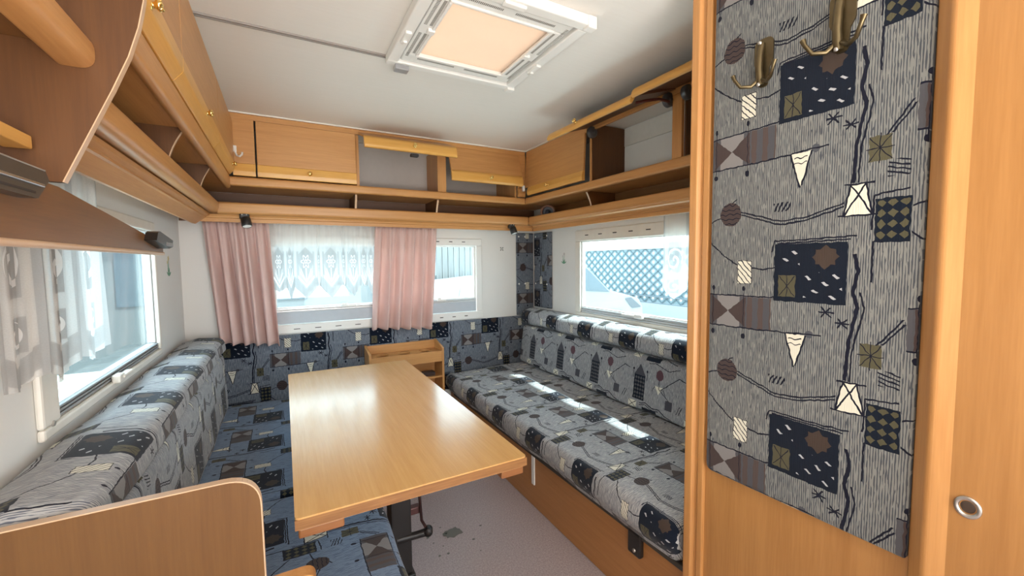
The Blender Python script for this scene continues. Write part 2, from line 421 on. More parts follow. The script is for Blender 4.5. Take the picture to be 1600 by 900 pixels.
# ------------------------------------------------------------------ materials
WL, WD = (0.57, 0.283, 0.098), (0.47, 0.218, 0.068)
wood_x = wood('beech_grain_x', 'X', WL, WD); wood_y = wood('beech_grain_y', 'Y', WL, WD); wood_z = wood('beech_grain_z', 'Z', WL, WD)
gold_x = wood('honey_beech_x', 'X', (0.72, 0.385, 0.095), (0.63, 0.315, 0.07), 0.33); gold_y = wood('honey_beech_y', 'Y', (0.72, 0.385, 0.095), (0.63, 0.315, 0.07), 0.33)
brown_z = wood('shaded_brown_z', 'Z', (0.120, 0.046, 0.011), (0.088, 0.032, 0.0075), 0.45)  # brown wood darkened further, shade of faces turned from the windows included
brown_y = wood('shaded_brown_y', 'Y', (0.200, 0.087, 0.025), (0.155, 0.065, 0.018), 0.45)  # same brown with shade in the colour, grain along Y
ply_x = wood('reddish_ply_x', 'X', (0.150, 0.066, 0.030), (0.110, 0.045, 0.020), 0.5); ply_y = wood('reddish_ply_y', 'Y', (0.150, 0.066, 0.030), (0.110, 0.045, 0.020), 0.5)
table_m = wood('varnished_table', 'Y', (0.68, 0.40, 0.155), (0.60, 0.33, 0.115), 0.24, 0.8, 0.22)
block_m = wood('dark_block', 'X', (0.30, 0.125, 0.045), (0.22, 0.085, 0.03), 0.4)
edge_m = plain('pale_edge_band', (0.62, 0.42, 0.27), 0.4)
white_wall = plain('white_wall_board', (0.80, 0.785, 0.755), 0.55, 0, 6, 0.03)
cream = plain('cream_plastic', (0.78, 0.74, 0.67), 0.4)
hatch_m = plain('white_plastic', (0.82, 0.81, 0.78), 0.4, 0, 20, 0.02)
dark_slot = plain('dark_slot', (0.05, 0.045, 0.04), 0.7)
black_p = plain('black_plastic', (0.018, 0.016, 0.016), 0.42)
grey_p = plain('grey_plastic', (0.20, 0.19, 0.185), 0.45)
steel = plain('brushed_steel', (0.62, 0.60, 0.57), 0.28, 1.0)
brass = plain('polished_brass', (0.85, 0.60, 0.22), 0.2, 1.0)
old_brass = plain('aged_brass', (0.135, 0.105, 0.058), 0.38, 0.9, 40, 0.25)
rail_m = plain('satin_aluminium', (0.62, 0.63, 0.64), 0.35, 0.6)
sill_grey = plain('grey_blue_blind', (0.50, 0.545, 0.60), 0.6)
lens_m = N('lamp_lens'); lens_m.b.inputs['Base Color'].default_value = (0.9, 0.9, 0.88, 1); lens_m.b.inputs['Roughness'].default_value = 0.25; lens_m = lens_m.m
laminate = plain('grey_laminate', (0.33, 0.31, 0.31), 0.6, 0, 60, 0.12)
fab = fabric('woven_fabric_lit', 'squares', 0.43, (1.30, 1.30, 1.32)); fab_tower = fabric('woven_fabric_towers', 'towers', 0.45, (1.16, 1.16, 1.18)); fab_panel = fabric('woven_fabric_panel_dim', 'squares', 0.46, (0.68, 0.69, 0.66))  # one fabric: lighter tint for better lit cushions, darker for the dimmer panel
fab_seat = fabric('woven_fabric_blue_shade', 'squares', 0.33, (0.58, 0.78, 1.12))  # same fabric, bluish daylight in the shadow put into the tint
fab_wall = fabric('woven_fabric_wall_shaded', 'squares', 0.47, (0.66, 0.74, 0.86))  # tint lowered to carry the shade on back wall and corner pads

def ceiling_mat():
    m = N('ceiling_board'); co = m.coord()
    f = m.noise(m.mapping(co, (3, 45, 1)), 2.0, 3)
    m.link(m.mix(f, (0.775, 0.745, 0.70, 1), (0.815, 0.79, 0.75, 1)), m.b.inputs['Base Color'])
    m.b.inputs['Roughness'].default_value = 0.6; m.bump(f, 0.12, 0.002); return m.m
def floor_mat():
    m = N('speckled_vinyl'); co = m.coord()
    a = m.noise(co, 420, 2); b = m.noise(co, 160, 2); d = m.noise(co, 4, 3)
    f = m.math('MULTIPLY_ADD', a, 0.6, m.mul(b, 0.4))
    c = m.ramp(f, [(0.30, (0.20, 0.155, 0.165)), (0.5, (0.40, 0.335, 0.35)), (0.70, (0.64, 0.58, 0.59))])
    c2 = m.mix(m.mul(d, 0.25), c, (0.40, 0.36, 0.36, 1))
    m.link(c2, m.b.inputs['Base Color']); m.b.inputs['Roughness'].default_value = 0.42; m.bump(b, 0.15, 0.001); return m.m
def glass_mat():
    m = N('tinted_acrylic')
    tr = m.n('ShaderNodeBsdfTransparent'); tr.inputs[0].default_value = (0.80, 0.90, 0.925, 1)
    gl = m.n('ShaderNodeBsdfGlossy'); gl.inputs['Roughness'].default_value = 0.03
    ge = m.n('ShaderNodeNewGeometry'); dt = m.n('ShaderNodeVectorMath', operation='DOT_PRODUCT')
    m.link(ge.outputs['Normal'], dt.inputs[0]); m.link(ge.outputs['Incoming'], dt.inputs[1])
    g1 = m.math('POWER', m.sub(1.0, m.math('ABSOLUTE', dt.outputs['Value'])), 5.0)
    fac = m.math('MULTIPLY_ADD', g1, 0.9, 0.03)
    mx = m.n('ShaderNodeMixShader'); m.link(fac, mx.inputs[0]); m.link(tr.outputs[0], mx.inputs[1]); m.link(gl.outputs[0], mx.inputs[2])
    m.link(mx.outputs[0], m.out.inputs[0]); m.t.nodes.remove(m.b); return m.m
def curtain_mat():
    m = N('pink_curtain_cloth'); co = m.coord()
    f = m.noise(co, 9, 3)
    c = m.mix(f, (0.80, 0.585, 0.54, 1), (0.86, 0.66, 0.61, 1))
    d = m.n('ShaderNodeBsdfDiffuse'); t = m.n('ShaderNodeBsdfTranslucent'); m.link(c, d.inputs[0]); m.link(c, t.inputs[0])
    mx = m.n('ShaderNodeMixShader'); mx.inputs[0].default_value = 0.35
    m.link(d.outputs[0], mx.inputs[1]); m.link(t.outputs[0], mx.inputs[2]); m.link(mx.outputs[0], m.out.inputs[0]); m.t.nodes.remove(m.b); return m.m
def lace_mat(name, style):
    # UV: u across one pennant (0..1, whole number = pennant), v metres down from the top
    m = N(name); uvn = m.n('ShaderNodeUVMap'); uvn.uv_map = 'UVMap'
    sep = m.n('ShaderNodeSeparateXYZ'); m.link(uvn.outputs[0], sep.inputs[0]); U, V = sep.outputs[0], sep.outputs[1]
    x = m.sub(m.math('FLOORED_MODULO', U, 1.0), 0.5); ax = m.math('ABSOLUTE', x)
    if style == 'flower':
        y = m.mul(V, 1 / 0.43)                                  # 0 top, 1 tip
        edge = m.math('MULTIPLY_ADD', ax, 0.36, y)               # pointed bottom: y + .36|x|
        panel = m.mul(m.math('LESS_THAN', ax, 0.40), m.math('GREATER_THAN', m.sub(y, m.mul(ax, 0.32)), 0.30))
        border = m.mul(m.math('COMPARE', ax, 0.355, 0.045), m.math('GREATER_THAN', y, 0.36))
        border = m.mx(border, m.math('GREATER_THAN', edge, 0.88))
        yy = m.mul(m.sub(y, 0.50), 3.4); xx = m.mul(x, 1.55)
        r = m.math('SQRT', m.add(m.mul(xx, xx), m.mul(yy, yy))); th = m.math('ARCTAN2', yy, xx)
        R = m.math('MULTIPLY_ADD', m.math('COSINE', m.mul(th, 6)), 0.075, 0.235)
        fl = m.math('COMPARE', r, R, 0.035); fl = m.mx(fl, m.math('COMPARE', r, 0.075, 0.028))
        stem = m.box(x, y, 0.0, 0.68, 0.022, 0.09)
        leaf = m.math('COMPARE', m.sub(y, m.mul(ax, -0.55)), 0.79, 0.012); leaf = m.mul(leaf, m.math('LESS_THAN', ax, 0.26))
        leaf2 = m.mul(m.math('COMPARE', m.add(y, m.mul(ax, 0.85)), 0.79, 0.012), m.math('LESS_THAN', ax, 0.22))
        chev = m.mul(m.math('COMPARE', m.add(y, m.mul(ax, 0.36)), 0.84, 0.02), m.math('LESS_THAN', ax, 0.36))
        lines = m.mx(fl, stem, leaf, leaf2, chev)
        low = m.mul(panel, m.math('GREATER_THAN', m.add(y, m.mul(ax, 0.85)), 0.80))
        grey = m.mx(m.mul(panel, m.sub(1.0, m.mul(low, 0.75))), border)
    else:
        y = V
        sq = m.mx(m.box(x, y, 0.0, 0.20, 0.26, 0.085), m.box(x, y, 0.06, 0.355, 0.22, 0.034))
        edge = m.math('MULTIPLY_ADD', ax, 0.10, y)
        border = m.math('COMPARE', edge, 0.445, 0.024); border = m.mx(border, m.math('GREATER_THAN', ax, 0.42))
        yy = m.mul(m.sub(y, 0.225), 13.0); xx = m.mul(x, 2.6)
        r = m.math('SQRT', m.add(m.mul(xx, xx), m.mul(yy, yy))); th = m.math('ARCTAN2', yy, xx)
        sp = m.math('FLOORED_MODULO', m.math('MULTIPLY_ADD', th, 0.08, r), 0.50)
        lines = m.mul(m.math('LESS_THAN', sp, 0.16), m.math('LESS_THAN', r, 0.78))
        yy2 = m.mul(m.sub(y, 0.355), 22.0); r2 = m.math('SQRT', m.add(m.mul(xx, xx), m.mul(yy2, yy2))); th2 = m.math('ARCTAN2', yy2, xx)
        lines = m.mx(lines, m.mul(m.math('LESS_THAN', m.math('FLOORED_MODULO', m.math('MULTIPLY_ADD', th2, 0.08, r2), 0.5), 0.16), m.math('LESS_THAN', r2, 0.62)))
        grey = m.mx(sq, border)
    mesh_ = m.noise(m.mapping(uvn.outputs[0], (60, 400, 1)), 1.0, 1)
    dens = m.add(m.math('MULTIPLY_ADD', grey, 0.28, 0.50), m.mul(mesh_, 0.10))
    dens = m.mx(dens, m.mul(lines, 0.93))
    c = m.mix(lines, m.mix(grey, (0.90, 0.90, 0.89, 1), (0.50, 0.50, 0.50, 1)), (0.94, 0.94, 0.94, 1))
    tp = m.n('ShaderNodeBsdfTransparent'); d = m.n('ShaderNodeBsdfDiffuse'); t = m.n('ShaderNodeBsdfTranslucent')
    m.link(c, d.inputs[0]); m.link(c, t.inputs[0])
    cl = m.n('ShaderNodeMixShader'); cl.inputs[0].default_value = 0.4; m.link(d.outputs[0], cl.inputs[1]); m.link(t.outputs[0], cl.inputs[2])
    mx = m.n('ShaderNodeMixShader'); m.link(dens, mx.inputs[0]); m.link(tp.outputs[0], mx.inputs[1]); m.link(cl.outputs[0], mx.inputs[2])
    m.link(mx.outputs[0], m.out.inputs[0]); m.t.nodes.remove(m.b); return m.m
def blind_mat():
    m = N('peach_blind'); co = m.coord(); f = m.noise(co, 7, 2)
    c = m.mix(f, (0.66, 0.545, 0.45, 1), (0.70, 0.585, 0.49, 1))
    d = m.n('ShaderNodeBsdfDiffuse'); t = m.n('ShaderNodeBsdfTranslucent'); m.link(c, d.inputs[0]); m.link(c, t.inputs[0])
    mx = m.n('ShaderNodeMixShader'); mx.inputs[0].default_value = 0.33
    m.link(d.outputs[0], mx.inputs[1]); m.link(t.outputs[0], mx.inputs[2]); m.link(mx.outputs[0], m.out.inputs[0]); m.t.nodes.remove(m.b); return m.m
ceil_m = ceiling_mat(); floor_m = floor_mat(); glass_m = glass_mat(); curtain_m = curtain_mat(); blind_m = blind_mat()
lace_flower = lace_mat('flower_lace', 'flower'); lace_swirl = lace_mat('swirl_lace', 'swirl')

# ------------------------------------------------------------------ room shell
XL, XR, YB, ZC, YF = -0.48, 1.75, 2.80, 1.95, -2.20
struct(bx('floor', floor_m, None, XL - .03, XR + .03, YF - .03, YB + .03, -0.05, 0, 0))
def wall_with_hole(name, axis, c0, c1, a0, a1, holes, mat):
    # axis: the wall's normal; a0..a1 its length; holes [(b0,b1,z0,z1)]
    mb = MB()
    def bb(p, q, z0, z1):
        if q - p < 1e-4 or z1 - z0 < 1e-4: return
        if axis == 'x': mb.box(c0, c1, p, q, z0, z1)
        else: mb.box(p, q, c0, c1, z0, z1)
    cur = a0
    for b0, b1, z0, z1 in holes:
        bb(cur, b0, 0, ZC); bb(b0, b1, 0, z0); bb(b0, b1, z1, ZC); cur = b1
    bb(cur, a1, 0, ZC)
    return struct(mb.build(name, mat))
LW = (1.31, 2.25, 0.845, 1.345); BW = (-0.09, 1.255, 0.80, 1.335); RW = (0.95, 2.225, 0.845, 1.355)
wall_with_hole('wall_left', 'x', XL - .03, XL, YF, YB, [LW], white_wall)
wall_with_hole('wall_right', 'x', XR, XR + .03, YF, YB, [RW], white_wall)
wall_with_hole('wall_back', 'y', YB, YB + .03, XL - .03, XR + .03, [BW], white_wall)
wall_with_hole('wall_front', 'y', YF - .03, YF, XL - .03, XR + .03, [(0.3, 1.6, 0.3, 1.9)], white_wall)
# ceiling with the hatch opening
HX0, HX1, HY0, HY1 = 0.405, 0.815, 1.085, 1.52
cm = MB()
for a in ((XL - .03, HX0, YF, YB + .03), (HX1, XR + .03, YF, YB + .03), (HX0, HX1, YF, HY0), (HX0, HX1, HY1, YB + .03)): cm.box(a[0], a[1], a[2], a[3], ZC, ZC + .03)
struct(cm.build('ceiling', ceil_m))
t1 = MB(); t1.box(-0.21, 0.372, 1.575, 1.582, ZC - .006, ZC, .001); t1.box(-0.21, 0.372, 1.588, 1.595, ZC - .006, ZC, .001); t1.box(-0.21, .372, 1.582, 1.588, ZC - .002, ZC)
o = struct(t1.build('trim_1', plain('grey_seam', (0.30, 0.27, 0.25), .5)))
for i, (a) in enumerate([(-0.215, 1.50, 2.492, 2.502), ]):
    struct(bx('trim_2', cream, None, a[0], a[1], a[2] - .006, a[3] - .004, ZC - .007, ZC, .001))
struct(bx('trim_3', cream, None, -0.222, -0.214, 0.945, 2.486, ZC - .007, ZC, .001))
struct(bx('trim_4', cream, None, 1.484, 1.493, .78, 2.486, ZC - .007, ZC, .001))

# ------------------------------------------------------------------ windows
def frame_mb(axis, c0, c1, o, i, bev=.006):
    # rectangular ring: o outer (a0,a1,z0,z1), i inner
    mb = MB()
    def bb(p, q, z0, z1):
        (mb.box(c0, c1, p, q, z0, z1, bev) if axis == 'x' else mb.box(p, q, c0, c1, z0, z1, bev))
    bb(o[0], o[1], o[2], i[2]); bb(o[0], o[1], i[3], o[3]); bb(o[0], i[0], i[2], i[3]); bb(i[1], o[1], i[2], i[3])
    return mb
def clip_slots(axis, c0, c1, a0, a1, n, z, hw=.012, hz=.0028):
    mb = MB()
    for k in range(n):
        c = a0 + (a1 - a0) * (k + .5) / n
        (mb.box(c0, c1, c - hw, c + hw, z - hz, z + hz) if axis == 'x' else mb.box(c - hw, c + hw, c0, c1, z - hz, z + hz))
    return mb
# window_1: left wall
def root_struct(name, loc):
    o = bpy.data.objects.new(name, None); COL.objects.link(o); o.location = loc; o['world_loc'] = Vector(loc)[:]; o['kind'] = 'structure'; o.empty_display_size = .05; return o
w1 = root_struct('window_1', (XL, 1.78, .80))
frame_mb('x', XL, XL + .014, (1.255, 2.262, .815, 1.375), (1.335, 2.236, .842, 1.335)).build('window_frame', cream, w1)
MB().box(XL - .022, XL - .018, 1.31, 2.25, .845, 1.345).build('window_pane', glass_m, w1)
frame_mb('x', XL - .03, XL - .003, (1.312, 2.248, .845, 1.345), (1.345, 2.236, .870, 1.330), .003).build('window_sash', rail_m, w1)
s1 = MB(); [s1.box(XL - .004, XL + .006, 1.345, 2.236, .846 + k * .009, .851 + k * .009, .001) for k in range(3)]
lab(s1.build('sash_rail', plain('grey_rubber', (.30, .31, .32), .5), w1), 'ribbed grey sash rail')
lt = MB().box(XL + .008, XL + .030, 1.675, 1.72, .835, .862, .005).box(XL + .012, XL + .034, 1.70, 1.79, .845, .856, .004); lab(lt.build('window_latch', cream, w1), 'cream plastic window latch')
for k in range(2): MB().lathe([(0, .004), (.006, .004), (.007, 0)], (XL + .0125, 1.295, .845 + .45 * k), (1, 0, 0), 10).build('screw_cap', plain('screw_cap_grey', (.35, .33, .30), .5), w1)
# window_2: back wall
w2 = root_struct('window_2', (.58, YB, .77))
frame_mb('y', YB - .014, YB, (-.135, 1.288, .776, 1.362), (-.085, 1.240, .832, 1.310)).build('window_frame', hatch_m, w2)
MB().box(-.085, 1.245, YB + .018, YB + .022, .80, 1.335).build('window_pane', glass_m, w2)
frame_mb('y', YB + .002, YB + .030, (-.088, 1.243, .832, 1.312), (-.040, 1.228, .935, 1.302), .003).build('window_sash', hatch_m, w2)
bx('blind_panel', sill_grey, w2, -.06, 1.238, YB - .002, YB + .003, .834, .905, .002)
s1 = MB(); [s1.box(-.06, 1.238, YB - .006, YB + .004, .908 + k * .012, .916 + k * .012, .002) for k in range(2)]; s1.build('sash_rail', rail_m, w2)
lt = MB().box(.31, .40, YB - .026, YB - .004, .918, .934, .004).box(.315, .345, YB - .02, YB - .004, .930, .945, .003); lt.build('window_latch', hatch_m, w2)
lt = MB().box(.935, 1.00, YB - .026, YB - .004, .918, .934, .004).box(.94, .965, YB - .02, YB - .004, .930, .945, .003); lt.build('window_latch', hatch_m, w2)
clip_slots('y', YB - .0155, YB - .013, .0, .58, 5, .803, .017, .0022).build('clip_slots', dark_slot, w2)
clip_slots('y', YB - .0155, YB - .013, .92, 1.20, 3, .803).build('clip_slots', dark_slot, w2)
clip_slots('y', YB - .0155, YB - .013, .90, 1.19, 3, 1.338).build('clip_slots', dark_slot, w2)
# window_3: right wall
w3 = root_struct('window_3', (XR, 1.6, .80))
frame_mb('x', XR - .014, XR, (.90, 2.258, .812, 1.398), (.975, 2.205, .850, 1.325)).build('window_frame', cream, w3)
MB().box(XR + .018, XR + .022, .95, 2.225, .845, 1.355).build('window_pane', glass_m, w3)
frame_mb('x', XR + .003, XR + .030, (.955, 2.223, .846, 1.354), (.99, 2.200, .892, 1.318), .003).build('window_sash', hatch_m, w3)
s1 = MB(); [s1.box(XR - .008, XR + .004, .99, 2.20, .850 + k * .013, .859 + k * .013, .002) for k in range(3)]; s1.build('sash_rail', rail_m, w3)
lt = MB().box(XR - .032, XR - .008, 1.64, 1.70, .868, .892, .005).box(XR - .03, XR - .01, 1.68, 1.80, .874, .886, .003); lt.build('window_latch', hatch_m, w3)
clip_slots('x', XR - .0155, XR - .013, 1.42, 2.20, 6, 1.362, .016, .003).build('clip_slots', dark_slot, w3)

# ------------------------------------------------------------------ roof hatch
rh = thing('roof_hatch', (.62, 1.31, ZC - .045), 'white plastic roof hatch with slotted frame and peach blind in the ceiling', 'hatch')
frame = frame_mb('x', 0, 0, (0, 0, 0, 0), (0, 0, 0, 0)) if False else MB()
def ring_z(mb, z0, z1, o, i, bev=.003):
    mb.box(o[0], o[1], o[2], i[2], z0, z1, bev); mb.box(o[0], o[1], i[3], o[3], z0, z1, bev); mb.box(o[0], i[0], i[2], i[3], z0, z1, bev); mb.box(i[1], o[1], i[2], i[3], z0, z1, bev)
ring_z(frame, ZC - .032, ZC + .0, (.355, .872, 1.035, 1.578), (.392, .835, 1.072, 1.545), .004); frame.build('outer_frame', hatch_m, rh)
f2 = MB(); ring_z(f2, ZC - .024, ZC + .01, (.398, .829, 1.078, 1.539), (.440, .780, 1.130, 1.480), .006); f2.build('inner_frame', hatch_m, rh)
f3 = MB(); ring_z(f3, ZC - .030, ZC - .0205, (.437, .783, 1.126, 1.484), (.447, .772, 1.136, 1.473), .003); f3.build('bezel', hatch_m, rh)
bx('blind', blind_m, rh, .440, .780, 1.130, 1.480, ZC - .014, ZC - .010, 0)
sl = MB()
for (x0, x1, y0, y1, ax) in ((.406, .416, 1.10, 1.28, 'y'), (.406, .416, 1.33, 1.50, 'y'), (.424, .433, 1.14, 1.28, 'y'), (.424, .433, 1.33, 1.47, 'y'), (.812, .822, 1.10, 1.28, 'y'), (.812, .822, 1.33, 1.50, 'y'), (.789, .797, 1.14, 1.28, 'y'), (.789, .797, 1.33, 1.47, 'y'),
                          (.45, .59, 1.498, 1.508, 'x'), (.63, .77, 1.498, 1.508, 'x'), (.45, .59, 1.098, 1.108, 'x'), (.63, .77, 1.098, 1.108, 'x')):
    n = 26
    for k in range(n):
        if ax == 'y': c = y0 + (y1 - y0) * (k + .5) / n; sl.box(x0, x1, c - .0016, c + .0016, ZC - .0248, ZC - .0235)
        else: c = x0 + (x1 - x0) * (k + .5) / n; sl.box(c - .0016, c + .0016, y0, y1, ZC - .0248, ZC - .0235)
o = sl.build('vent_slots', plain('slot_grey', (.26, .25, .23), .7), rh); o['kind'] = 'stuff'
for (x, y) in ((.373, 1.36), (.853, 1.36), (.60, 1.055)):
    MB().box(x - .010, x + .010, y - .035, y + .035, ZC - .040, ZC - .030, .003).box(x - .006, x + .006, y + .012, y + .030, ZC - .046, ZC - .038, .002).build('latch', hatch_m, rh) if x != .60 else MB().box(x - .035, x + .035, y - .010, y + .010, ZC - .040, ZC - .030, .003).build('latch', hatch_m, rh)
for (x, y) in ((.437, 1.305), (.785, 1.305)): MB().box(x - .012, x + .012, y - .012, y + .012, ZC - .034, ZC - .022, .003).build('blind_grip', hatch_m, rh)
lab(bx('hinge_cover', plain('smoky_plastic', (.30, .30, .31), .3), rh, .385, .435, 1.555, 1.590, ZC - .050, ZC - .030, .003), 'smoky grey hinge cover')
bx('corner_cap', hatch_m, rh, .845, .878, 1.030, 1.060, ZC - .040, ZC - .003, .003); bx('corner_cap', hatch_m, rh, .845, .878, 1.552, 1.584, ZC - .040, ZC - .003, .003)
# dome above the opening
dm = MB(); ring_z(dm, ZC + .03, ZC + .09, (HX0 - .02, HX1 + .02, HY0 - .02, HY1 + .02), (HX0, HX1, HY0, HY1), 0)
dm.build('roof_collar', hatch_m, rh)

# ------------------------------------------------------------------ overhead lockers
def knob_at(p, d, parent):
    kb = MB().lathe([(0.0, .019), (.006, .019), (.0105, .015), (.0105, .012), (.006, .008), (.0055, .003), (.010, .0015), (.0105, 0)], p, d, 14)
    P, D = Vector(p), Vector(d).normalized(); ref = Vector((0, 0, 1)) if abs(D.z) < .9 else Vector((1, 0, 0))
    a = D.cross(ref).normalized(); b = D.cross(a)
    for k in range(5):
        q = P + D * .0165 + (a * math.cos(k * 2 * PI / 5) + b * math.sin(k * 2 * PI / 5)) * .0072
        kb.lathe([(0, .004), (.0036, .002), (.0036, -.002)], q, D, 8)
    return kb.build('knob', brass, parent)
PT = .014   # board thickness
def door_profile(h0, h1, hs, bulge=.010):
    # side profile (depth outwards, height): flat door above hs, convex strip below
    pass
def curved_divider(axis, t0, t1, wall, front, z0, z1, mat, parent):
    # shelf divider with a scooped front edge; wall/front are depth coordinates
    prof = [(wall, z0), (wall, z1)]
    n = 8; s_ = 1 if front > wall else -1
    for k in range(n + 1):
        u = k / n
        prof.append((front - s_ * .042 * math.sin(u * PI / 2), z1 + (z0 - z1) * u))
    dv = MB().prism(prof, axis, t0, t1).build('divider', brown_z, parent)  # brown board colour with the shelf's shade mixed in
    eb = MB(); fr_ = prof[2:]
    for a, b in zip(fr_, fr_[1:]):
        eb.prism([a, b, (b[0] + s_ * .0015, b[1]), (a[0] + s_ * .0015, a[1])], axis, t0 - .0003, t1 + .0003)
    lab(eb.build('edge_band', edge_m, dv), 'pale curved front edge')
    return dv

# ---- left run (against the left wall, behind the kitchen end panel)
Y0 = 0.945
LK = thing('overhead_locker', (-.34, 1.7, 1.414), 'closed beech overhead locker with brass knobs along the left wall', 'locker')
bx('back_board', ply_y, LK, XL, XL + .006, Y0, 2.78, 1.475, ZC - .002, 0)
bx('locker_floor', wood_y, LK, XL, -.236, Y0, 2.5, 1.592, 1.604)
bx('shelf_board', wood_y, LK, XL, -.285, Y0, 2.57, 1.464, 1.474); lab(bx('under_lining', white_wall, LK, XL, -.392, Y0, 2.59, 1.4565, 1.4635, 0), 'white lining under the shelf')
bx('top_rail', wood_y, LK, -.232, -.2105, Y0, 2.5, 1.902, ZC - .007, .003)
MB().prism(rpoly([(-.236, 1.572, 0), (-.214, 1.574, .012), (-.212, 1.634, .010), (-.236, 1.635, 0)], 6), 'y', Y0, 2.5, True).build('shelf_lip', wood_y, LK)
MB().prism(rpoly([(-.312, 1.458, 0), (-.276, 1.458, .020), (-.270, 1.512, .022), (-.297, 1.514, .006), (-.312, 1.476, 0)], 8), 'y', Y0, 2.555, True).build('nose_lip', wood_y, LK)
MB().prism([(-.390, 1.402), (-.377, 1.400), (-.338, 1.430), (-.331, 1.432), (-.331, 1.438), (-.318, 1.446), (-.316, 1.456), (-.390, 1.456)], 'y', Y0, 2.60).build('pelmet', wood_y, LK)
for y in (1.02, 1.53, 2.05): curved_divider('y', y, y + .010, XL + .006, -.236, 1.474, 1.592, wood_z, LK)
def left_door(y0, y1, ky):
    d = bx('door', wood_y, LK, -.204, -.192, y0 + .0015, y1 - .0015, 1.697, 1.901, .002)
    MB().prism(rpoly([(-.226, 1.638, 0), (-.212, 1.638, .004), (-.192, 1.662, .016), (-.1905, 1.698, .003), (-.204, 1.698, 0)], 6), 'y', y0 + .002, y1 - .002, True).build('door_trim', gold_y, d)['label'] = 'honey coloured curved lower strip'
    knob_at((-.1945, ky, 1.674), (1, 0, .15), d)
left_door(Y0, 1.283, 1.01); left_door(1.283, 1.95, 1.64); left_door(1.95, 2.488, 2.40)

# ---- back run
BK = thing('overhead_locker', (.64, 2.66, 1.414), 'beech overhead locker across the back wall with raised flaps above the window', 'locker')
bx('back_board', plain('locker_grey_back', (.50, .465, .44), .6), BK, -.20, 1.49, YB - .012, YB - .004, 1.605, ZC - .002, 0)
bx('shelf_back', ply_x, BK, -.474, 1.742, YB - .012, YB - .004, 1.43, 1.590, 0)
bx('locker_floor', wood_x, BK, -.474, 1.742, 2.50, YB - .004, 1.592, 1.604)
bx('shelf_board', wood_x, BK, -.474, 1.742, 2.575, YB - .004, 1.464, 1.474)
bx('top_rail', wood_x, BK, -.2135, 1.488, 2.492, 2.506, 1.915, ZC - .007, .003)
MB().prism(rpoly([(2.53, 1.586, 0), (2.487, 1.588, .012), (2.487, 1.632, .014), (2.53, 1.634, 0)], 6), 'x', -.213, 1.482, True).build('shelf_lip', wood_x, BK)
MB().prism(rpoly([(2.60, 1.452, 0), (2.562, 1.452, .018), (2.560, 1.512, .018), (2.585, 1.514, .006), (2.60, 1.474, 0)], 8), 'x', -.280, 1.552, True).build('nose_lip', wood_x, BK)
MB().prism([(2.614, 1.414), (2.600, 1.414), (2.600, 1.432), (2.594, 1.436), (2.594, 1.442), (2.588, 1.452), (2.614, 1.452)], 'x', -.362, 1.612).build('pelmet', wood_x, BK)
for x in (.379, .868): curved_divider('x', x, x + .010, YB - .012, 2.535, 1.474, 1.592, wood_z, BK)
bx('upright', wood_z, BK, .384, .400, 2.502, YB - .012, 1.604, 1.914); bx('upright', wood_z, BK, .862, .918, 2.504, 2.524, 1.604, 1.914)
bx('upright', wood_z, BK, .883, .897, 2.524, YB - .012, 1.604, 1.914); bx('upright', wood_z, BK, 1.412, 1.426, 2.506, YB - .012, 1.604, 1.914)
MB().prism(rpoly([(2.502, 1.636, 0), (2.490, 1.638, .004), (2.482, 1.66, .010), (2.492, 1.698, .004), (2.502, 1.700, 0)], 5), 'x', 1.428, 1.484, True).build('corner_strip', wood_x, BK)
def strip_x(x0, x1, h, d):
    MB().prism(rpoly([(2.504, 1.637, 0), (2.489, 1.637, .004), (2.486, 1.660, .010), (2.489, 1.698, .004), (2.504, 1.698, 0)], 5), 'x', x0, x1, True).build('door_trim', gold_x, d)['label'] = 'honey coloured lower strip'
f = bx('corner_panel', wood_x, BK, -.198, -.102, 2.490, 2.502, 1.698, 1.915, .002); strip_x(-.198, -.102, 0, f)
d = bx('door', wood_x, BK, -.094, .382, 2.490, 2.502, 1.698, 1.914, .002); strip_x(-.094, .382, 0, d); knob_at((.145, 2.487, 1.672), (0, -1, 0), d)
def flap(axis, a0, a1, hinge, mid, end, tk, panel_m, trim_m, parent, kpos, catch=True):
    # axis along the hinge; hinge, mid, end are (depth, z) of the outer face; the trim strip ends in a rounded nose
    def off(p, q):
        t = (Vector(q) - Vector(p)).normalized(); n = Vector((t.y, -t.x));
        return n
    n1 = off(hinge, mid); n2 = off(mid, end)
    if n1.y > 0: n1 = -n1
    if n2.dot(n1) < 0: n2 = -n2
    H, Mi, E = Vector(hinge), Vector(mid), Vector(end)
    d = MB().prism([tuple(H), tuple(Mi), tuple(Mi + n1 * tk), tuple(H + n1 * tk)], axis, a0, a1).build('door', panel_m, parent)
    tr = []
    for k in range(5):
        u = k / 4; p = Mi.lerp(E, u) + (-n2) * (.006 * math.sin(u * PI)); tr.append(tuple(p))
    tr += [tuple(E + n2 * tk), tuple(Mi + n2 * tk)]
    MB().prism(tr, axis, a0, a1, True).build('door_trim', trim_m, d)['label'] = 'honey coloured lower strip'
    c = Mi.lerp(E, .5) - n2 * .006
    P = (kpos, c.x, c.y) if axis == 'x' else (c.x, kpos, c.y); D = (0, -n2.x, -n2.y) if axis == 'x' else (-n2.x, 0, -n2.y)
    knob_at(P, D, d)
    if catch:
        q = E + n2 * (tk + .004)
        (bx('catch', black_p, d, kpos - .022, kpos + .022, q.x - .01, q.x + .02, q.y - .018, q.y - .002, .004) if axis == 'x' else bx('catch', black_p, d, q.x - .02, q.x + .02, kpos - .02, kpos + .02, q.y - .016, q.y, .004))
    return d
flap('x', .398, .914, (2.488, 1.928), (2.322, 1.868), (2.300, 1.806), .012, wood_x, gold_x, BK, .666)
bx('corner_panel', wood_x, BK, 1.430, 1.488, 2.490, 2.502, 1.700, 1.915, .002)
